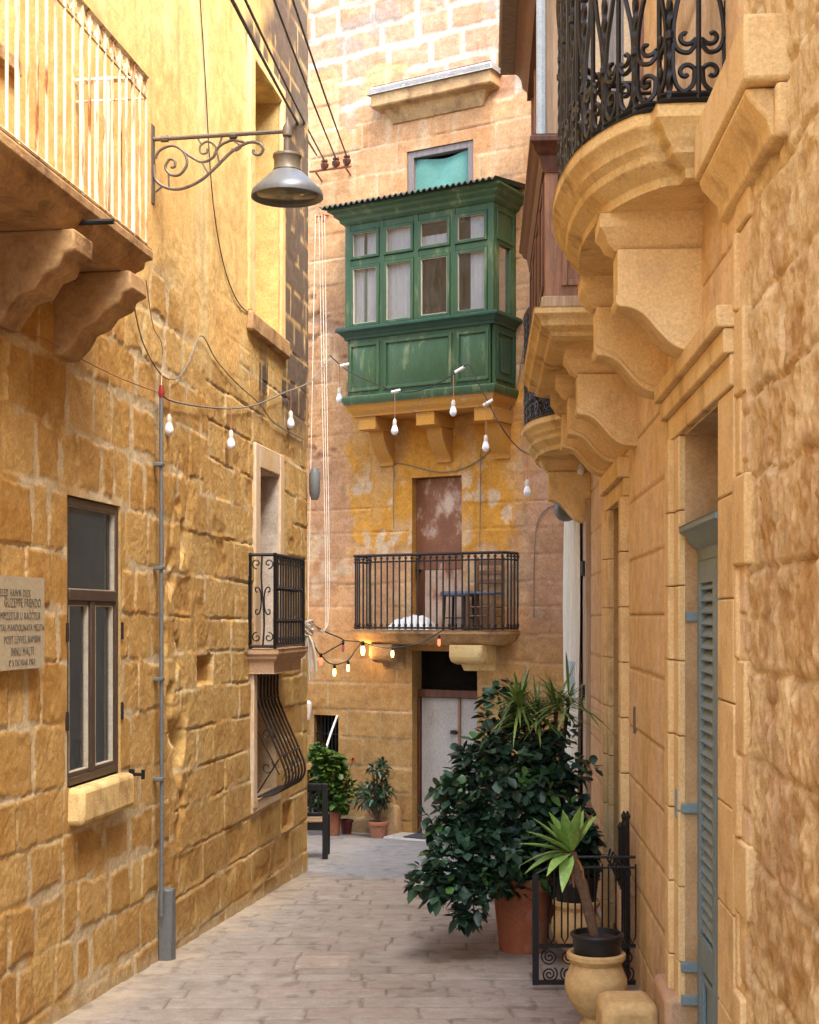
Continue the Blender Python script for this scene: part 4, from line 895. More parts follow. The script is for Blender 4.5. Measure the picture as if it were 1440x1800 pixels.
# ================================================================= GROUND
def ground():
    xa = np.unique(np.concatenate([np.arange(-6, -2.4, .15), np.arange(-2.4, 2.4, .014), np.arange(2.4, 4, .15)])); ya = np.concatenate([np.arange(-6, 6.6, .12), np.arange(6.6, 18.6, .02)])
    X, Y = np.meshgrid(xa, ya, indexing='ij')
    d, r = blocks(Y + 0 * X, X + .02 * Y, 41, (10, 11), (10, 12), -8, 4, -8, 22, 0, 1, .01)
    d, r = blocks(X + .06 * np.sin(Y * .9), Y - .03 * X, 43, (.21, .27), (.30, .62), -6.5, 19, -7, 5, .006, 5, .012)
    med = fbm(X * 5, Y * 5, 2, 4); fin = fbm(X * 22, Y * 22, 4, 3); big = fbm(X * 1.1, Y * .8, 1, 4)
    con = sst(-.25, .25, Y - 12.9 + (big - .5) * 1.4 + .15 * X)
    wl = -2.886 + .1428 * Y; wr = .911 + .052 * Y
    edge = sst(.34, .02, np.minimum(X - wl, (wr - X) * 1.4) + (med - .5) * .35) * (1 - con * .6)
    m = (1 - sst(.004, .014, d)) * (1 - con) * (1 - edge * .8) * (.35 + .65 * sst(.35, .55, fbm(X * 3 + 8, Y * 3, 7, 3)))
    h = -.009 * m + (.006 * (r[..., 0] - .5)) * (1 - con) + .007 * (med - .5) + .0025 * (fin - .5)
    c = lerp((.31, .275, .242), (.25, .215, .185), np.clip(r[..., 1] * .7 + (med - .5) * .8, 0, 1))
    c = lerp(c, (.29, .235, .20), (r[..., 2] > .72) * .45)
    c = lerp(c, (.21, .206, .21), con * .85); c = lerp(c, (.22, .215, .215), con * sst(.52, .66, big) * .5)
    c = lerp(c, (.40, .33, .24), edge * .7)
    c = lerp(c, (.13, .10, .08), m * .62)
    c = lerp(c, c * .66, sst(.52, .68, fbm(X * 2, Y * 1.6, 9, 5)) * .3); c = lerp(c, c * .55, sst(.66, .74, fbm(X * 9, Y * 7, 6, 4)) * .6)
    # inset cover plate
    px_, py_ = -.55, 9.0; pl = (np.abs(X - px_) < .17) & (np.abs(Y - py_) < .22); ed_ = np.maximum(np.abs(X - px_) / .17, np.abs(Y - py_) / .22)
    c = lerp(c, (.36, .30, .25), pl * .6); c = lerp(c, (.16, .12, .1), sst(.04, .0, np.abs(ed_ - 1)) * .7)
    Z = gz(Y) + h
    v = np.stack([X, Y, Z], -1).reshape(-1, 3); nx, ny = len(xa), len(ya)
    i = np.arange(nx - 1)[:, None] * ny + np.arange(ny - 1)[None, :]
    q = np.stack([i, i + ny, i + ny + 1, i + 1], -1).reshape(-1, 4)
    o = mesh_obj('paving', v, q, M['pave'], col=np.clip(c, .01, .9).reshape(-1, 3), angle=60, origin=(0, 8, gz(8))); o['kind'] = 'structure'
ground()
m = MB(); m.add([(-150, -150, -gz(150) - .1), (150, -150, -gz(150) - .1), (150, 150, gz(150) - .1), (-150, 150, gz(150) - .1)], [(0, 1, 2, 3)])
o = m.build('ground', M['concrete'], origin=(0, 0, -.1)); o['kind'] = 'structure'

# ================================================================= WALL FITTINGS
# street lamp
s_ = LS(265); LZ = 4.735
T = thing('wall_lamp', 'grey cone shaded street lamp on a scrolled iron arm', 'street lamp', LW(s_, 0, 4.35))
m = MB(LW); m.tube([(s_, .02, LZ), (s_, .86, LZ + .01)], .014, 8)
for o_ in (.09, .53): m.tube([(s_, o_ - .022, LZ), (s_, o_ + .022, LZ)], .022, 8)
m.box(s_ - .03, s_ + .03, .0, .018, LZ - .40, LZ + .09)
def sc(pl, r_=.009): m.tube([(s_, a, LZ - b) for a, b in pl], r_, 6)
sc(bez([(.02, .16), (.03, .25), (.10, .305), (.2, .315), (.32, .27), (.42, .19), (.52, .10), (.62, .05), (.69, .055), (.72, .09), (.70, .125), (.665, .12), (.66, .095)], 7), .010)
sc(bez([(.03, .12), (.06, .07), (.14, .045), (.21, .085), (.235, .16), (.19, .225), (.13, .225), (.095, .18), (.12, .13), (.155, .14), (.155, .175), (.13, .18)], 7))
sc(bez([(.20, .075), (.26, .12), (.33, .155), (.40, .13), (.44, .065), (.52, .03), (.6, .045)], 7))
sc(bez([(.40, .13), (.42, .07), (.37, .03), (.32, .055), (.325, .10), (.36, .10), (.365, .075)], 6), .007)
sc(bez([(.54, .04), (.58, .07), (.55, .095), (.52, .08)], 6), .006)
for a, b, c, d in ((.115, .225, .12, .31), (.33, .155, .37, .225), (.42, .07, .445, .18), (.30, .0, .33, .05), (.46, .0, .44, .06), (.03, .33, .08, .29)): sc([(a, b), (c, d)], .007)
m.build('bracket', M['bracket'], T)
e = LW(s_, .872, 0); cx, cy = e[0], e[1]
m = MB(); m.lathe([(.0, .10), (.008, .095), (.012, .06), (.028, .03), (.030, -.02), (.018, -.03), (.022, -.06), (.022, -.14)], (cx, cy, LZ)); m.build('finial', M['bracket'], T)
m = MB(); m.lathe([(.0, -.135), (.088, -.135), (.090, -.15), (.082, -.165), (.082, -.215), (.088, -.235), (.0, -.236)], (cx, cy, LZ)); m.build('neck', M['lamp_b'], T)
m = MB(); m.lathe([(.08, -.235), (.095, -.245), (.13, -.275), (.185, -.33), (.215, -.36), (.222, -.385), (.222, -.40), (.214, -.40), (.19, -.375), (.16, -.36), (.0, -.36)], (cx, cy, LZ), 40); m.build('lamp_shade', M['lamp'], T)
m = MB(); m.lathe([(.0, -.362), (.185, -.366), (.19, -.382), (.178, -.388), (.0, -.392)], (cx, cy, LZ), 40); m.build('lens', M['lamp_g'], T)
# plaque
a, b, z0, z1 = 6.12, LS(63), 1.50, 1.945
T = thing('wall_plaque', 'pale stone plaque with engraved lettering on the left wall', 'plaque', LW(a, 0, z0))
SB = MB(LW); SB.box(a, b, .0, .045, z0, z1)
def text(body, size, fr_pos):
    name = 'lettering'
    cu = bpy.data.curves.new(name, 'FONT'); cu.body = body; cu.size = size; cu.align_x = 'RIGHT'; cu.extrude = .0012; cu.offset = -.0003; cu.space_character = 1.12
    ob = bpy.data.objects.new(name, cu); C.objects.link(ob); bpy.context.view_layer.update()
    dg = bpy.context.evaluated_depsgraph_get(); me = bpy.data.meshes.new_from_object(ob.evaluated_get(dg))
    v = np.array([x.co[:] for x in me.vertices]); f = [tuple(p.vertices) for p in me.polygons]
    C.objects.unlink(ob); bpy.data.objects.remove(ob)
    s1_, o_, z_ = fr_pos
    w = [LW(s1_ + p[0] * .78, o_ + p[2], z_ + p[1]) for p in v]
    return w, f
rows = [('TWIELED HAWN DIEX', .076, .05, -.31), ('ĠUZEPPE FRENDO', .125, .060, -.085), ('KOMPOZITUR U RAĊĊTUR', .185, .050, -.095), ('TAL-MANDOLINATA MELITA', .24, .046, -.015), ('POET LEVVEL BAMBIN', .298, .050, -.095), ('INNU MALTI', .357, .056, -.24), ("E' 5 TA' FRAR 1963", .407, .042, -.22)]
LV, LF = [], []
for tx, dz_, sz, off in rows:
    v_, f_ = text(tx, sz, (b + off * .55, .0462, z1 - dz_ - .02)); LF += [tuple(i + len(LV) for i in q) for q in f_]; LV += v_
so_ = mesh_obj('slab', SB.v + LV, SB.f + [tuple(i + len(SB.v) for i in q) for q in LF], M['plaque'], T, smooth=False)
so_.data.materials.append(M['letter'])
for i_, p_ in enumerate(so_.data.polygons): p_.material_index = 1 if i_ >= len(SB.f) else 0
# downpipe with its steel guard
s_ = LS(271.5)
T = thing('conduit_pipe', 'thin grey conduit pipe with a wide metal guard at street level', 'pipe', LW(s_, 0, gz(s_)))
m = MB(LW); zt = zz(700, s_); pts = [(s_ + .0, .045, gz(s_) + .3), (s_ + .01, .045, .6), (s_, .045, 1.8), (s_, .045, zt)]
m.tube(pts, .0135, 10); m.build('pipe', M['pvc'], T)
for z_ in (.72, 1.35, 2.05, 2.7): MB(LW).box(s_ - .03, s_ + .03, .0, .06, z_, z_ + .022).build('clip', M['pvc'], T, bevel=.004)
m = MB(LW); s2 = LS(283); m.prism([(s2 - .055, .0), (s2 + .045, .0), (s2 + .045, .085), (s2 - .035, .085), (s2 - .055, .06)], gz(s2) - .02, zz(1562, s2), 2); m.build('guard', M['pvc'], T, bevel=.006)
m = MB(LW); m.tube([(s_, .045, zt), (s_, .045, zt + .03), (s_, .045, zt + .08)], [.013, .022, .012], 8); m.build('connector', M['redplastic'], T)
# iron peg
s_ = LS(226); z_ = zz(1361, s_)
m = MB(LW); m.tube([(s_, -.02, z_), (s_, .10, z_)], .010, 8); m.tube([(s_, .09, z_ - .028), (s_, .09, z_ + .028)], .011, 8); m.tube([(s_, .02, z_ - .012), (s_, .02, z_ + .03)], .018, 8)
tag(m.build('wall_peg', M['iron']), 'short black iron peg sticking out beside the brown window', 'peg')

# ================================================================= CABLES
def cable(name, pts, r_, mat, label, cat='cable', group=None, n=6):
    m = MB(); m.tube(bez(pts, 6) if len(pts) < 12 else pts, r_, n); return tag(m.build(name, M[mat]), label, cat, group)
cable('hanging_cable', [LP(343, -60, .02), LP(355, 120, .02), LP(365, 330, .03), LP(385, 450, .02), LP(408, 520, .02), LP(432, 548, .02), LP(445, 528, .02)], .0045, 'wire', 'long thin black cable hanging down the wall behind the street lamp')
cable('wall_cable', [LP(218, 520, .05), LP(245, 600, .02), LP(275, 658, .03), LP(305, 665, .02), LP(325, 640, .02), LP(346, 590, .03), LP(375, 632, .02), LP(410, 672, .02), LP(450, 710, .03), LP(480, 745, .02), LP(530, 772, .02)], .0045, 'wire_g', 'loose grey cable looping over the left wall near the pipe top')
cable('feed_cable', [LW(7.62, .40, 3.545), LW(8.23, .235, 3.43), LP(269, 610, .06), LP(271, 690, .045)], .003, 'rope', 'pale cable dropping from the rusty balcony to the pipe')
ws = LS(271); 
cable('red_cable', [LP(-30, 575, .03), LP(60, 592, .02), LP(100, 612, .02), LP(200, 662, .02), LP(271, 690, .03)], .0035, 'wire_r', 'faint reddish wire running along the left wall below the balcony')
cable('facade_cable', [FP(931, 560, .04), FP(922, 620, .04), FP(912, 680, .05), FP(895, 735, .04), FP(866, 790, .03), FP(820, 822, .02), FP(770, 830, .02), FP(700, 815, .02), FP(694, 840, .02), FP(694, 930, .02)], .006, 'wire_g', 'thin pale cable looping down the facade right of the green balcony')
cable('facade_cable', [FP(940, 1085, .02), FP(941, 980, .02), FP(946, 920, .02), FP(962, 895, .02), FP(985, 886, .02)], .006, 'wire_g', 'arched thin cable on the facade above the dark bush')
cable('facade_cable', [FP(846, 790, .02), FP(846, 880, .02), FP(845, 962, .02)], .006, 'wire_g', 'straight thin cable running down right of the red brown balcony door')
# power lines and their insulators
INS = [(575, 288), (583, 287), (603, 291), (622, 296)]
T = thing('insulator_rack', 'rusty iron rack of dark insulators on the far wall', 'insulator rack', FP(590, 300, 0))
m = MB(FW); ta, tb = FT(556), FT(629); z0 = zz(297, 17); m.tube([(ta, .14, z0), (tb, .14, z0 - .03)], .018, 4)
for t_ in (ta + .08, tb - .1): m.tube([(t_, -.02, z0 - .1), (t_, .14, z0 - .01)], .014, 4)
m.build('bar', M['terra_p'], T)
ends = []
for px, py in INS[1:]:
    c = FW(FT(px), .15, z0); m = MB(); m.lathe([(.0, -.03), (.02, -.03), (.045, .0), (.05, .04), (.03, .055), (.042, .075), (.03, .10), (.0, .105)], (c[0], c[1], c[2] + .01), 12); m.build('insulator', M['socket'] if 0 else M['wood_d'], T); ends.append((c[0], c[1], c[2] + .09))
src = [(445, 0, 8.5), (492, 0, 9.3), (523, 0, 10.0)]
for e, (px, py, Y), t in zip(ends, src, ('lowest', 'middle', 'highest')):
    a = Vector(at(px, py, Y)); e = Vector(e); far = e + (a - e) * 2.2
    cable('power_line', sag(tuple(e), tuple(far), .10, 20), .009, 'wire', {'lowest': 'black power line ending at the leftmost insulator', 'middle': 'black power line ending at the middle insulator', 'highest': 'black power line ending at the rightmost insulator'}[t], 'power line', 'power lines over the alley', 5)
e = Vector(FP(561, 275, .05)); a = Vector(at(425, 0, 7.6)); cable('power_line', sag(tuple(e), tuple(e + (a - e) * 2), .1, 20), .011, 'wire', 'thickest black power line passing left of the insulators', 'power line', 'power lines over the alley', 5)
# clothes lines and the knot of rope
K = Vector(at(541, 1108, 12.75))
CL = thing('clothes_lines', 'white clothes lines knotted into a rope tassel at the small iron balcony', 'rope', tuple(K))
m = MB()
tops = [(563, 380), (569, 382), (574, 380), (579, 382)]
for i, (px, py) in enumerate(tops):
    a = Vector(FP(px, py, .10)); 
    if i == 0: pts = [tuple(a), tuple(a.lerp(K, .45)), tuple(a.lerp(K, .8) + Vector((.0, 0, -.02))), tuple(K)]
    else:
        lo = Vector(at(570 + 3 * i, 1070 - 12 * i, 14.0)); pts = [tuple(a), tuple(a.lerp(lo, .5)), tuple(lo), at(562 + 3 * i, 1108, 13.4), at(553, 1100, 13.0), tuple(K)]
    m.tube(bez(pts, 10), .0032, 5)
m.build('line', M['rope'], CL)
m = MB()
rg = random.Random(2)
for i in range(5): m.tube([tuple(K + Vector((.045 * math.cos(q + i), .045 * math.sin(q * 1.3 + i), .05 * math.sin(q) + .01 * i))) for q in np.linspace(0, 6.2, 14)], .010, 5)
for i in range(9):
    x = rg.uniform(-.03, .06); L_ = rg.uniform(.25, .45); m.tube(bez([tuple(K + Vector((0, 0, -.02))), tuple(K + Vector((x, rg.uniform(-.03, .03), -L_ * .4))), tuple(K + Vector((x * 1.6 + rg.uniform(-.02, .03), 0, -L_)))], 5), .008, 5)
m.build('tassel', M['rope'], CL)
m = MB(FW)
for px in (564, 577): t_ = FT(px); m.tube([(t_, -.02, zz(372, 17)), (t_, .10, zz(376, 17)), (t_, .10, zz(388, 17))], .013, 6)
m.build('hook', M['terra'], CL)
# string of white bulbs
def Yl(px): return LS(px) * .99
SP = [LP(270, 690, .045), at(300, 704, Yl(300)), at(350, 714, Yl(350)), at(404, 718, Yl(404)), at(450, 711, Yl(450)), at(500, 690, LS(500) * .985), at(548, 668, 13.4), FP(588, 627, .10)]
bx = lambda px, py, o=.59: at(px, py, 15.9 - (px - 640) * .0031)
SP2 = [FP(588, 627, .10), bx(612, 652), bx(655, 672), bx(700, 688), bx(745, 684), bx(795, 660), bx(822, 641), bx(835, 662), bx(855, 700), bx(880, 748), bx(912, 788), at(945, 802, 13.5), at(985, 792, 12.6), at(1012, 780, 12.1)]
S1 = thing('string_lights', 'string of unlit white bulbs swagged from the left wall past the green balcony', 'string lights', SP[3])
m = MB(); m.tube(bez(SP, 8), .007, 5); m.build('cable', M['wire_g'], S1)
m = MB(); m.tube(bez(SP2, 8), .0075, 5); m.build('cable', M['wire'], S1)
m = MB()
for px, py in ((606, 642), (696, 688), (808, 650), (858, 708)):
    a = bx(px, py); m.tube([(a[0] - .05, a[1] - .01, a[2] - .012 if px < 800 else a[2] - .03), (a[0] + .05, a[1] - .01, a[2] + .012 if px < 800 else a[2] + .03)], .018, 6)
m.build('tape', M['white'], S1)
def bulb_mesh(k=1.0):
    m = MB(); m.lathe([(.0, -.115), (.012, -.113), (.024, -.103), (.031, -.085), (.030, -.068), (.022, -.045), (.015, -.03), (.015, -.02)], (0, 0, 0), 16); return m
for px, ytop, yb, Y in ((297, 706, 766, 9.2), (406, 718, 791, 10.6), (511, 684, 754, 12.6), (597, 640, 709, 16.6), (694, 690, 765, 15.4), (797, 660, 732, 15.2), (854, 705, 794, 15.0), (927, 797, 873, 14.0), (1021, 780, 836, 12.0)):
    k = 1.0 + .045 * (Y - 9.2); zt = zz(ytop, Y); zb = zz(yb, Y); c = at(px, yb, Y)
    m = MB(); L_ = .115 * k
    m.lathe([(r * k, (z_ + .115) * k) for r, z_ in ((.0, -.115), (.012, -.113), (.024, -.103), (.031, -.085), (.030, -.068), (.022, -.045), (.0155, -.03), (.0155, -.02))], (c[0], c[1], zb), 16)
    bl = m.build('light_bulb', M['bulb'], S1)
    m = MB(); m.lathe([(.0165 * k, .085 * k), (.018 * k, .095 * k), (.016 * k, .125 * k), (.008 * k, .14 * k)], (c[0], c[1], zb), 10); m.build('socket', M['socket'], bl)
    m = MB(); m.tube([(c[0], c[1], zb + .135 * k), (c[0] + .004, c[1], (zb + zt) / 2 + .05), (c[0], c[1], zt + .01)], .004, 5); m.build('drop_wire', M['wire_r'], bl)
# string of lit coloured bulbs
Yc = lambda px: 13.0 + min(px - 541, 99) * .033 if px < 680 else 15.25
lits = [(543, 1112, 'e_warm'), (564, 1150, 'e_red'), (588, 1170, 'e_warm'), (612, 1163, 'e_warm'), (603, 1128, 'e_pink'), (638, 1129, 'e_warm2'), (690, 1138, 'e_warm'), (772, 1118, 'e_red')]
S2 = thing('string_lights', 'short string of lit warm and red bulbs below the far black balcony', 'string lights', at(600, 1150, 13.8))
m = MB()
A = lambda px, py: at(px, py, Yc(px))
m.tube(bez([A(545, 1095), A(575, 1112), A(604, 1126), A(585, 1140), A(563, 1150), A(550, 1128)], 6), .007, 5)
m.tube(bez([A(563, 1150), A(576, 1164), A(588, 1168), A(600, 1166), A(613, 1160), A(625, 1143), A(637, 1128)], 6), .007, 5)
m.tube(bez([A(604, 1126), A(637, 1129), A(660, 1137), at(690, 1139, 15.2), at(735, 1132, 15.25), at(770, 1113, 15.25), at(778, 1108, 15.25)], 6), .007, 5)
m.build('cable', M['wire'], S2)
for px, py, mt in lits:
    Y = Yc(px); c = at(px, py, Y); k = .95 if mt != 'e_warm2' else 1.3
    m = MB(); m.lathe([(r * k, z_ * k) for r, z_ in ((.0, -.115), (.010, -.112), (.016, -.098), (.018, -.07), (.014, -.04), (.010, -.03))], c, 12); bl = m.build('light_bulb', M[mt], S2)
    m = MB(); m.lathe([(.014 * k, -.035 * k), (.016 * k, -.028 * k), (.016 * k, .0), (.006 * k, .012 * k)], c, 10); m.build('socket', M['iron'], bl)

pl = bpy.data.lights.new('warm_bulb_light', 'POINT'); pl.energy = 1.0; pl.color = (1, .6, .22); pl.shadow_soft_size = .04
plo = bpy.data.objects.new('warm_bulb_light', pl); C.objects.link(plo); plo.location = Vector(at(640, 1150, 16.45))
# ================================================================= PLANTS AND POTS
rgp = np.random.default_rng(11)
def leaves(name, pos, dirs, L, Wd, cols, parent, fold=.25, droop=.2):
    n = len(pos); d = dirs / np.linalg.norm(dirs, axis=1, keepdims=True)
    up = np.tile(np.array([[0, 0, 1.0]]), (n, 1)) + rgp.normal(0, .25, (n, 3)); sd = np.cross(d, up); sd /= np.linalg.norm(sd, axis=1, keepdims=True) + 1e-9
    nn = np.cross(sd, d); L = L[:, None]; Wd = Wd[:, None]
    v0 = pos; v1 = pos + d * L * .48 + sd * Wd; v2 = pos + d * L * .48 - sd * Wd; v4 = pos + d * L * .5 - nn * Wd * fold; v3 = pos + d * L - np.array([0, 0, 1]) * L * droop
    v5 = pos + d * L * .82 + sd * Wd * .62 - np.array([0, 0, 1]) * L * droop * .5; v6 = pos + d * L * .82 - sd * Wd * .62 - np.array([0, 0, 1]) * L * droop * .5; v7 = pos + d * L * .8 - nn * Wd * fold * .6 - np.array([0, 0, 1]) * L * droop * .45
    v = np.stack([v0, v1, v2, v3, v4, v5, v6, v7], 1).reshape(-1, 3)
    t = np.array([[0, 4, 1, 0], [0, 2, 4, 0]]); q = np.array([[1, 4, 7, 5], [4, 2, 6, 7]]); b = np.arange(n) * 8
    faces = []
    for k in ((0, 1, 4), (0, 4, 2), (1, 5, 7), (1, 7, 4), (4, 7, 6), (4, 6, 2), (5, 3, 7), (7, 3, 6)): faces.append(b[:, None] + np.array(k)[None, :])
    f = np.concatenate(faces); c = np.repeat(cols, 8, axis=0)
    return mesh_obj(name, v, f, M['leaf'], parent, col=c, angle=0)
def shades(n, lo, hi, jit=.25):
    t = rgp.random(n)[:, None]; c = np.array(lo) * (1 - t) + np.array(hi) * t; return np.clip(c * (1 + rgp.normal(0, jit, (n, 1))), .002, 1)
def ellip(n, c, r_, shell=.55):
    d = rgp.normal(size=(n, 3)); d /= np.linalg.norm(d, axis=1, keepdims=True); q = shell + (1 - shell) * rgp.random((n, 1)); return np.array(c) + d * q * np.array(r_), d
def whorls(tips, outd, k, L, lo, hi, w=.34, lift=.35):
    n = len(tips); a = rgp.random(n)[:, None] * 6.28 + np.arange(k)[None, :] * 6.283 / k + rgp.normal(0, .3, (n, k))
    o = outd / np.linalg.norm(outd, axis=1, keepdims=True); s_ = np.cross(o, np.array([0, 0, 1.0]) + rgp.normal(0, .1, (n, 3))); s_ /= np.linalg.norm(s_, axis=1, keepdims=True) + 1e-9; u = np.cross(s_, o)
    d = s_[:, None, :] * np.cos(a)[..., None] + u[:, None, :] * np.sin(a)[..., None] + o[:, None, :] * (lift + .5 * rgp.random((n, k, 1))) 
    d = d.reshape(-1, 3); p = np.repeat(tips, k, axis=0) + d * .01; Ls = L * (.65 + .6 * rgp.random(n * k)); return p, d, Ls, Ls * w * (.8 + .4 * rgp.random(n * k)), shades(n * k, lo, hi)
def pot(r0, r1, h, rim, c, name, mat, parent, n=32, lip=.012):
    m = MB(); m.lathe([(.0, 0), (r0, 0), (r1 * .97, h - rim), (r1 + lip, h - rim + .004), (r1 + lip, h - .008), (r1 + lip - .008, h), (r1 - .012, h), (r1 - .02, h - .04), (.0, h - .04)], c, n); return m.build(name, mat, parent)
def soil(r_, c, parent): 
    m = MB(); m.lathe([(.0, .012), (r_ * .5, .016), (r_ * .9, .004), (r_, -.02)], c, 20); return m.build('soil', M['soil'], parent)
# big dark bush in the tall terracotta pot
bc = (.75, 9.4, gz(9.4))
T = thing('potted_bush', 'large dark leafed bush in a tall terracotta pot on the paving', 'potted plant', bc)
pot(.155, .205, .50, .09, bc, 'pot', M['terra'], T); soil(.185, (bc[0], bc[1], bc[2] + .47), T)
EL = [(930, 1320, 9.8, .30, .24), (880, 1400, 9.5, .38, .32), (940, 1430, 9.6, .32, .36), (850, 1480, 9.25, .30, .26), (800, 1530, 9.1, .20, .18), (905, 1500, 9.3, .32, .25), (960, 1365, 9.9, .25, .28), (830, 1575, 9.05, .13, .16), (755, 1552, 9.0, .13, .06), (975, 1480, 9.8, .2, .25), (880, 1245, 9.9, .14, .14), (845, 1340, 9.5, .2, .16), (815, 1430, 9.3, .17, .16)]
PP = []; DD = []; LL = []; WW = []; CC = []
stems = MB()
base = Vector((bc[0], bc[1], bc[2] + .46))
for px, py, Y, rx, rz in EL:
    c = at(px, py, Y); n = int(80 * (rx * rz / .09)) + 20; p, d = ellip(n, c, (rx, rx * .95, rz), .5); p = p + d * np.where(rgp.random((n, 1)) > .82, .12, .0) * rx / .3; d[:, 2] += .25; d[:, 1] -= .2
    a = whorls(p, d, 5, .088, (.008, .026, .015), (.035, .080, .045), .34); PP.append(a[0]); DD.append(a[1]); LL.append(a[2]); WW.append(a[3]); CC.append(a[4])
    n2 = max(3, n // 7); p, d = ellip(n2, c, (rx * 1.05, rx, rz * 1.05), .9); d[:, 2] += .5
    a = whorls(p, d, 5, .09, (.03, .085, .02), (.05, .12, .03), .3); PP.append(a[0]); DD.append(a[1]); LL.append(a[2]); WW.append(a[3]); CC.append(a[4])
    cv = Vector(c); stems.tube(bez([tuple(base + Vector((rgp.normal(0, .04), rgp.normal(0, .04), 0))), tuple(base.lerp(cv, .5) + Vector((0, 0, .06))), tuple(cv)], 5), [.016 * (1 - .6 * i / 10) for i in range(11)], 6)
for i in range(26):
    px, py, Y, rx, rz = EL[i % len(EL)]; c = Vector(at(px, py, Y)); q = c + Vector((rgp.normal(0, rx * .6), rgp.normal(0, rx * .5), rgp.normal(0, rz * .6))); stems.tube([tuple(base.lerp(c, .7)), tuple(c.lerp(q, .5) + Vector((0, 0, .03))), tuple(q)], [.009, .006, .004], 5)
leaves('foliage', np.concatenate(PP), np.concatenate(DD), np.concatenate(LL), np.concatenate(WW), np.concatenate(CC), T)
stems.build('stem', M['bark'], T)
# spiky plant rising behind the bush
def strap(m, base, dirv, L, w, arch, n=7, fold=.25):
    d = Vector(dirv).normalized(); up = Vector((0, 0, 1)); s_ = d.cross(up); s_ = s_.normalized() if s_.length > .05 else Vector((1, 0, 0)); nn = s_.cross(d)
    vs = []
    for i in range(n + 1):
        t = i / n; p = Vector(base) + d * L * t - up * arch * L * t * t; ww = w * (min(1, .45 + 2.2 * t) if t < .35 else max(.03, (1 - ((t - .35) / .65) ** 1.8)))
        vs += [tuple(p + s_ * ww + nn * ww * fold), tuple(p - nn * 0), tuple(p - s_ * ww + nn * ww * fold)]
    fs = []
    for i in range(n):
        a = i * 3; fs += [(a, a + 1, a + 4, a + 3), (a + 1, a + 2, a + 5, a + 4)]
    m.add(vs, fs)
def strapmesh(m, name, lo, hi, per, parent):
    n = len(m.v); k = n // per; c = np.repeat(shades(k, lo, hi, .15), per, axis=0); return mesh_obj(name, m.v, m.f, M['leaf'], parent, col=c, angle=0)
bp = (1.06, 10.6, gz(10.6))
T = thing('potted_yucca', 'spiky yellow green plant rising behind the dark bush', 'potted plant', bp)
pot(.13, .17, .36, .06, bp, 'pot', M['terra_p'], T); soil(.15, (bp[0], bp[1], bp[2] + .33), T)
m = MB(); st = MB(); rg = random.Random(5)
for px, py, k in ((912, 1240, 70), (978, 1240, 64), (946, 1262, 44), (1000, 1228, 24)):
    c = Vector(at(px, py, 9.55)); st.tube(bez([(bp[0], bp[1], bp[2] + .33), tuple(Vector((bp[0], bp[1], 0)).lerp(Vector((c.x, c.y, 0)), .4) + Vector((0, 0, .5))), tuple(c)], 6), .014, 6)
    for i in range(k):
        a = rg.uniform(0, 6.28); e = rg.uniform(-.25, 1.3); strap(m, c + Vector((0, 0, rg.uniform(-.06, .03))), (math.cos(a) * math.cos(e), math.sin(a) * math.cos(e), math.sin(e)), rg.uniform(.26, .44), .0105, rg.uniform(.1, .6), 6)
strapmesh(m, 'foliage', (.08, .14, .025), (.18, .25, .05), 21, T); st.build('stem', M['bark'], T)
# agave in a black pot on the front urn
uc = (.945, 7.2, gz(7.2))
U = thing('stone_urn', 'rounded cream stone urn carrying the black pot, beside the iron gate', 'urn', uc)
def urn(c, k=1.0, top=0.0):
    m = MB(); zt = top
    m.lathe([(.0, 0), (.085 * k, 0), (.085 * k, .035), (.066 * k, .05), (.062 * k, .075), (.080 * k, .085), (.105 * k, .11), (.142 * k, .165), (.160 * k, .225), (.155 * k, .275), (.135 * k, .32), (.126 * k, .345), (.138 * k, .36), (.149 * k, .375), (.149 * k, .395), (.138 * k, .405), (.125 * k, .40), (.11 * k, .37), (.0, .36)], c, 40); return m
urn(uc).build('vessel', M['urn'], U)
ac = (uc[0] + .005, uc[1], uc[2] + .405)
T = thing('potted_agave', 'bright green agave on a bent bare stem in a black plastic pot', 'potted plant', ac)
pot(.112, .130, .125, .02, (ac[0], ac[1], ac[2] - .03), 'pot', M['blackpot'], T, lip=.006); soil(.118, (ac[0], ac[1], ac[2] + .065), T)
m = MB(); hd = Vector(at(1003, 1500, 7.15)); b0 = Vector((ac[0] - .01, ac[1], ac[2] + .06)); b1 = Vector(at(1026, 1565, 7.18))
m.tube(bez([tuple(b0), tuple(b1), tuple(Vector(at(1012, 1525, 7.16))), tuple(hd)], 7), [.026 - .006 * math.sin(i * 1.3) * .3 + .006 * (i / 21) for i in range(22)], 10); m.build('stem', M['bark'], T)
m = MB()
DIR = [(-.9, -.2, .28, .27), (-.75, -.5, .55, .26), (-1, .2, -.02, .24), (-.55, -.5, .9, .24), (-.2, -.4, 1.0, .25), (.15, -.3, 1.0, .27), (.45, -.2, .95, .25), (.55, .3, .8, .24), (-.4, .4, .9, .24), (-.8, .4, .45, .25), (-.55, -.7, -.1, .2), (.35, .5, 1, .24), (-.15, .3, 1.1, .22), (-.25, -.6, -.55, .17), (-.9, -.4, -.05, .24), (-.7, .1, .75, .26), (.05, -.6, .75, .2)]
for dx, dy, dz, L_ in DIR: strap(m, hd + Vector((dx * .02, dy * .02, dz * .015)), (dx, dy, dz), L_ * 1.02, .036, .10 if dz > .1 else .3, 9, .35)
strapmesh(m, 'foliage', (.14, .27, .05), (.22, .36, .09), 30, T)
m = MB()
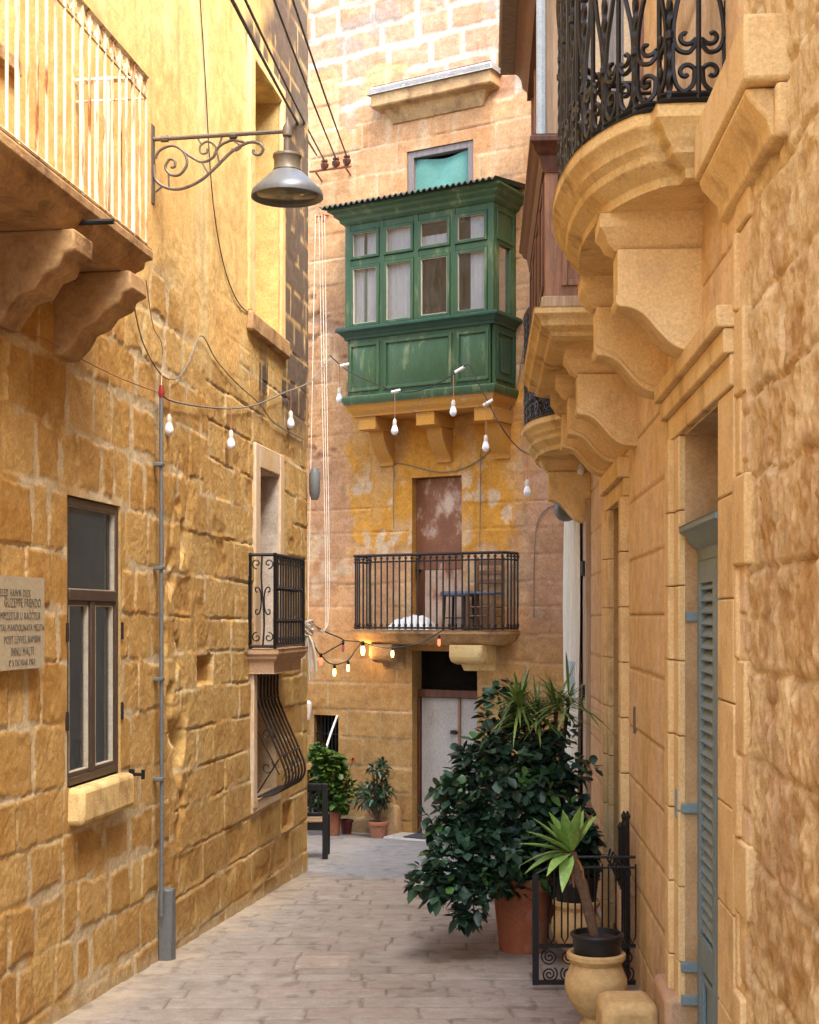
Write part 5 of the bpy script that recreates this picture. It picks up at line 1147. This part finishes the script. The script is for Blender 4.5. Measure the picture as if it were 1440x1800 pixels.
for px, py, q in ((985, 1540, -.05), (998, 1550, .0), (1018, 1530, .06), (1022, 1545, .02), (1005, 1560, .0)): m.tube(bez([tuple(hd + Vector((0, 0, -.02))), tuple(Vector(at(px, (py + 1500) / 2, 7.12))), tuple(Vector(at(px + 4, py, 7.1)))], 5), .005, 5)
m.build('dead_leaf', M['deadleaf'], T)
# second urn behind the gate
uc2 = (1.05, 8.95, gz(8.95))
U = thing('stone_urn', 'second cream stone urn standing behind the iron gate bars', 'urn', uc2); urn(uc2, 1.0).build('vessel', M['urn'], U)
a2 = (uc2[0], uc2[1], uc2[2] + .40)
T = thing('potted_shrub', 'dark leafy shrub in a black pot on the rear urn', 'potted plant', a2)
pot(.12, .145, .20, .02, (a2[0], a2[1], a2[2] - .03), 'pot', M['blackpot'], T, lip=.006); soil(.13, (a2[0], a2[1], a2[2] + .14), T)
p, d = ellip(110, (a2[0] - .02, a2[1], a2[2] + .32), (.14, .15, .2), .4); d[:, 2] += .4; a = whorls(p, d, 6, .10, (.006, .018, .010), (.014, .04, .02)); leaves('foliage', *a[:4], a[4], T)
m = MB()
for i in range(7): q = p[i * 9]; m.tube([(a2[0], a2[1], a2[2] + .13), tuple(q)], [.009, .004], 5)
m.build('stem', M['bark'], T)
# plants by the far wall
def smallplant(px, Y, r0, r1, h, mat, label, name, fol, cl, stemn=9, rim=.05):
    x = (px - 720) / FPX * Y; c = (x, Y, gz(Y)); T = thing(name, label, 'potted plant', c)
    pot(r0, r1, h, rim, c, 'pot', M[mat], T); soil(r1 - .02, (c[0], c[1], c[2] + h - .03), T)
    PP = [[], [], [], [], []]; m = MB()
    for (ex, ey, rx, rz, n, L_, w, lo, hi) in fol:
        q = at(ex, ey, Y); p, d = ellip(n, q, (rx, rx, rz), .3); d[:, 2] += .3; a = whorls(p, d, 5, L_, lo, hi, w)
        for k in range(5): PP[k].append(a[k])
        for i in range(stemn): z_ = p[i * (n // stemn)]; m.tube(bez([(c[0], c[1], c[2] + h - .03), tuple((np.array(c) + z_) / 2 + np.array([0, 0, .06])), tuple(z_)], 4), .005, 5)
    leaves('foliage', *[np.concatenate(k) for k in PP], T); m.build('stem', M['bark'], T); return T
G1, G2 = (.03, .085, .012), (.085, .16, .025)
T = smallplant(585, 16.6, .075, .10, .29, 'terra_p', 'bushy green plant with a red flower in a terracotta pot', 'potted_geranium',
    [(575, 1355, .24, .24, 120, .085, .42, G1, G2), (600, 1395, .20, .2, 70, .08, .42, G1, G2), (560, 1325, .14, .1, 30, .08, .4, G1, G2), (560, 1400, .14, .2, 50, .08, .42, (.02, .05, .01), G1)], None)
c = at(620, 1337, 16.4); m = MB(); rg = random.Random(8)
for i in range(12): d = (rg.gauss(0, 1), rg.gauss(0, 1), rg.gauss(.2, 1)); strap(m, c, d, .05, .02, .1, 3)
m.build('flower', M['flower'], T, angle=0); m = MB(); m.tube([at(600, 1390, 16.5), at(612, 1360, 16.4), tuple(c)], .006, 5); m.build('flower_stem', M['deadleaf'], T)
smallplant(665, 16.35, .085, .112, .19, 'terra_p', 'sparse dark stemmed plant in a squat terracotta pot', 'potted_plant',
    [(668, 1350, .11, .09, 26, .08, .2, (.014, .04, .018), (.035, .08, .035)), (655, 1400, .16, .12, 40, .11, .13, (.016, .045, .025), (.045, .10, .06)), (672, 1390, .12, .2, 40, .09, .14, (.012, .03, .015), (.03, .07, .03)), (645, 1385, .08, .06, 10, .09, .14, (.02, .06, .03), (.05, .11, .06))], None, 10, .04)
c = ((609 - 720) / FPX * 16.75, 16.75, gz(16.75)); T = thing('flower_pot', 'small empty dark red pot between the two potted plants', 'flower pot', c); pot(.055, .075, .17, .03, c, 'pot', M['terra_d'], T); soil(.06, (c[0], c[1], c[2] + .14), T)
# stone guard beside the street door
m = MB(FW); t_ = FT(698); z0 = gz(16.6) - .05
m.prism([(t_ - .09, z0), (t_ + .09, z0), (t_ + .085, z0 + .3), (t_ + .06, z0 + .39), (t_, z0 + .42), (t_ - .06, z0 + .39), (t_ - .085, z0 + .3)], .0, .16, 1)
# prism axis 1: (t, z) pairs swept along the wall normal
tag(m.build('guard_stone', M['trim_d'], bevel=.03), 'rounded brown guard stone beside the grey street door', 'guard stone')
# door mat and step
m = MB(FW); m.box(-.2, 1.0, .0, .42, gz(16.4) - .08, gz(16.4) + .035); tag(m.build('door_step', M['concrete'], bevel=.02), 'low pale concrete step in front of the grey street door', 'step')
m = MB(FW); m.box(.05, .72, .08, .38, gz(16.4) + .036, gz(16.4) + .05); tag(m.build('door_mat', M['mat'], bevel=.004), 'dark rubber mat lying on the street door step', 'door mat')
# balcony furniture
def chairmaker():
    c = FW(1.0, .17, 1.603); T = thing('wooden_chair', 'brown ladder back chair standing on the far balcony', 'chair', c); L_ = []
    f = lambda a, b, z: (c[0] + .859 * a - .5115 * b, c[1] - .5115 * a - .859 * b, c[2] + z)
    for a, b, h in ((-.16, -.1, .82), (.16, -.1, .82), (-.16, .14, .40), (.16, .14, .40)): m = MB(f); m.tube([(a, b, 0), (a, b, h)], .019, 8); m.build('leg', M['chairwood'], T)
    m = MB(f); m.box(-.18, .18, -.11, .17, .40, .43); m.build('seat', M['bluecloth'], T, bevel=.01)
    m = MB(f)
    for z in (.52, .62, .73): m.box(-.145, .145, -.112, -.092, z, z + .055)
    m.build('backrest', M['chairwood'], T, bevel=.006)
    m = MB(f)
    for z in (.16, .26): m.tube([(-.16, .14, z), (.16, .14, z)], .011, 6); m.tube([(-.16, -.1, z), (-.16, .14, z)], .011, 6); m.tube([(.16, -.1, z), (.16, .14, z)], .011, 6)
    m.build('stretcher', M['chairwood'], T)
    c2 = FW(.66, .17, 1.603); T = thing('wooden_stool', 'low stool with a blue grey cushion beside the balcony chair', 'stool', c2)
    f = lambda a, b, z: (c2[0] + .859 * a - .5115 * b, c2[1] - .5115 * a - .859 * b, c2[2] + z)
    for a, b in ((-.14, -.1), (.14, -.1), (-.14, .12), (.14, .12)): m = MB(f); m.tube([(a, b, 0), (a * .9, b * .9, .38)], .016, 8); m.build('leg', M['iron_b'], T)
    m = MB(f); m.box(-.17, .17, -.13, .15, .38, .44); m.build('seat', M['bluecloth'], T, bevel=.02)
    m = MB(f); m.tube([(-.14, .12, .14), (.14, .12, .14)], .009, 6); m.tube([(-.14, -.1, .14), (.14, -.1, .14)], .009, 6); m.build('stretcher', M['iron_b'], T)
chairmaker()
n = 26; vs = []; fs = []
for i in range(n):
    for j in range(n):
        u = i / (n - 1) * 2 - 1; v = j / (n - 1) * 2 - 1; e = max(0, 1 - abs(u) ** 3.0) * max(0, 1 - abs(v) ** 3); q = .02 * math.sin(u * 9 + v * 4) + .02 * math.sin(v * 11 + u * 3)
        vs.append((.05 + .28 * u, .2 + .13 * v, 1.606 + (e ** .5) * (.13 + q + .04 * u)))
for i in range(n - 1):
    for j in range(n - 1): fs.append((i * n + j, i * n + j + 1, (i + 1) * n + j + 1, (i + 1) * n + j))
m = MB(FW); m.add(vs, fs); tag(m.build('white_sack', M['white'], angle=0), 'crumpled white sack lying on the far balcony floor', 'sack')
# black chair at the left corner
cY = 14.5; c = (-1.00, cY, gz(cY)); T = thing('black_chair', 'black openwork chair with a tan seat peeking past the left corner', 'chair', c)
f = lambda a, b, z: (c[0] + a, c[1] + b, c[2] + z)
for a, b, h in ((.15, -.18, .77), (.15, .2, .42), (-.22, -.18, .77), (-.22, .2, .42)): m = MB(f); m.box(a - .028, a + .028, b - .022, b + .022, 0, h); m.build('leg', M['iron'], T, bevel=.006)
m = MB(f); m.box(-.25, .16, -.2, .22, .38, .41); m.build('seat', M['seat'], T, bevel=.008)
m = MB(f); m.box(-.19, .12, -.195, -.165, .70, .77); m.box(-.19, .12, -.195, -.165, .44, .48)
for q in (-.1, .0, .08): m.box(q - .012, q + .012, -.19, -.17, .48, .70)
m.tube([(-.03 + .07 * math.cos(q), -.18, .59 + .08 * math.sin(q)) for q in np.linspace(0, 6.28, 16)[:-1]], .010, 5, closed=True); m.tube([(-.17, -.18, .48), (.1, -.18, .70)], .009, 5); m.tube([(-.17, -.18, .70), (.1, -.18, .48)], .009, 5)
m.build('backrest', M['iron'], T, bevel=.004)
m = MB(f); m.box(-.21, .13, -.19, -.17, .30, .38); m.box(.14, .16, -.16, .18, .29, .38); m.build('apron', M['iron'], T, bevel=.004)
# white wall lamp and leaning cane at far left
m = MB(FW); t_ = FT(546); c = FW(t_, .10, zz(1265, 17.2)); m = MB(); m.lathe([(.0, 0), (.05, .0), (.07, .10), (.075, .2), (.05, .23), (.0, .24)], c, 14); tag(m.build('wall_light', M['white']), 'small white plastic wall light above the grated window', 'wall light')
m = MB(); m.tube(bez([at(566, 1345, 16.6), at(578, 1300, 16.8), at(593, 1258, 17.0)], 6), .014, 6); tag(m.build('white_cane', M['white']), 'thin white cane leaning across the grated window', 'cane')
m = MB(LW); c = LW(13.35, .09, 2.85); m = MB(); m.lathe([(.0, 0), (.03, .0), (.05, .06), (.055, .24), (.03, .30), (.0, .30)], c, 14); tag(m.build('wall_light', M['pvc']), 'dark grey lamp on the far corner of the left house', 'wall light')

# ================================================================= GATE, BLOCK, CURTAIN
gY = 8.18; g0 = gz(gY)
T = thing('iron_gate', 'low black iron gate with spiral scrolls standing open beside the front urn', 'gate', (1.3, gY, g0))
m = MB(); x0, x1 = .725, 1.30; zt = .37
m.box(x0 - .018, x0 + .018, gY - .018, gY + .018, g0 + .03, zt - .10); m.box(x0, x1, gY - .012, gY + .012, g0 + .03, g0 + .055); m.box(x0, x1, gY - .010, gY + .010, -.15, -.13)
m.tube([(x0, gY, zt - .10), (x0 + .1, gY, zt - .045), (x0 + .25, gY, zt)] + [(x1, gY, zt)], .009, 6); m.tube([(x0 + .14, gY, zt - .06), (x1, gY, zt - .06)], .007, 6)
for i in range(7):
    xx = x0 + .09 + i * .078; m.tube([(xx - .018, gY, zt - .04), (xx - .018, gY, -.09), (xx, gY, -.125), (xx + .018, gY, -.09), (xx + .018, gY, zt - .04)], .0055, 5)
m.build('frame', M['iron'], T, bevel=0)
m = MB()
for k, zc in enumerate((-.205, -.305)):
    for j, xc in enumerate((x0 + .08, x0 + .19, x0 + .30, x0 + .41, x0 + .52)):
        sg = 1 if (j + k) % 2 else -1; m.tube([(xc + sg * p, gY, zc + q) for p, q in spiral(0, 0, .006, .048, 0, 13.5, 46)], .0052, 5)
m.build('scroll', M['iron'], T)
m = MB()
for i in range(5):
    y_ = gY + .05 + i * .11; xx = 1.262 + .0 * i; h = (.63, .56, .60, .52, .50)[i]; m.tube([(xx + .052 * i * .11, y_, g0 + .05), (xx + .052 * i * .11, y_, h - .05), (xx + .052 * i * .11, y_, h - .03), (xx + .052 * i * .11, y_, h)], [.014, .013, .020, .003], 6)
    m.tube([(xx, y_, .20 + .05 * math.cos(i)), (xx - .05, y_ + .03, .27), (xx - .03, y_ + .05, .33)], .007, 5)
m.box(1.25, 1.28, gY + .03, gY + .55, .26, .285); m.box(1.25, 1.28, gY + .03, gY + .55, -.15, -.13)
m.build('leaf', M['iron'], T)
m = MB(); m.box(.90, 1.17, 6.62, 6.92, gz(6.8) - .03, -.055); tag(m.build('stone_block', M['urn'], bevel=.05), 'worn rounded stone block in front of the urn', 'stone block')
# curtain
n = 60; vs = []; fs = []; nz = 12
for i in range(n + 1):
    for j in range(nz + 1):
        s_ = 12.53 + 2.05 * i / n; z_ = -.65 + 3.45 * j / nz; vs.append((s_, .07 + .022 * math.sin(i * 1.15) + .012 * math.sin(i * .4 + j * .5), z_))
for i in range(n):
    for j in range(nz): a = i * (nz + 1) + j; fs.append((a, a + 1, a + nz + 2, a + nz + 1))
m = MB(RW); m.add(vs, fs); tag(m.build('door_curtain', M['cloth_b'], angle=0), 'long whitish canvas curtain hanging on the far right wall', 'curtain')
# rolled grey bundle
c = RW(12.9, .16, 2.75); m = MB()
m.tube([(c[0] + .02, c[1] + .2, c[2] + .02), (c[0], c[1] + .1, c[2]), (c[0], c[1], c[2] - .02), (c[0] - .02, c[1] - .12, c[2] - .03), (c[0] - .02, c[1] - .2, c[2] - .03)], [.05, .10, .115, .10, .06], 14)
o = m.build('cloth_roll', M['pvc'], angle=0); tag(o, 'rolled grey cloth bundle tucked under the last stone bracket', 'cloth roll')
m = MB(RW); m.box(12.9, 13.15, .05, .13, .95, 1.35); tag(m.build('meter_box', M['bluepaint'], bevel=.01), 'small pale blue meter box low beside the white curtain', 'meter box')

# ================================================================= LIGHT, SKY, CAMERA
EL_, AZ = R(57), R(143)      # azimuth measured clockwise from +Y
w = bpy.data.worlds.new('World'); SC.world = w; w.use_nodes = True; nt = w.node_tree
sky = nt.nodes.new('ShaderNodeTexSky'); sky.sky_type = 'NISHITA'; sky.sun_disc = False; sky.sun_elevation = EL_; sky.sun_rotation = AZ; sky.air_density = 1.0; sky.dust_density = 2.5; sky.ozone_density = .6
bg = nt.nodes['Background']; bg.inputs['Strength'].default_value = .15; nt.links.new(sky.outputs[0], bg.inputs['Color'])
sd = bpy.data.lights.new('sun', 'SUN'); sd.energy = 1.5; sd.angle = R(45); sd.color = (1, .94, .84)
so = bpy.data.objects.new('sun', sd); C.objects.link(so)
dv = Vector((math.sin(AZ) * math.cos(EL_), math.cos(AZ) * math.cos(EL_), math.sin(EL_)))
so.rotation_euler = dv.to_track_quat('Z', 'Y').to_euler()
cam = bpy.data.cameras.new('camera'); co = bpy.data.objects.new('camera', cam); C.objects.link(co)
co.location = (0, 0, H); co.rotation_euler = (R(90), 0, 0)
cam.sensor_fit = 'HORIZONTAL'; cam.sensor_width = 36; cam.lens = 36 * FPX / 1440; cam.shift_y = 185 / 1440; cam.clip_start = .05; cam.clip_end = 500
SC.camera = co
SC.view_settings.view_transform = 'Standard'; SC.view_settings.look = 'None'; SC.view_settings.exposure = 2.8; SC.view_settings.gamma = 1
SC.cycles.max_bounces = 10; SC.cycles.diffuse_bounces = 6; SC.cycles.transparent_max_bounces = 12
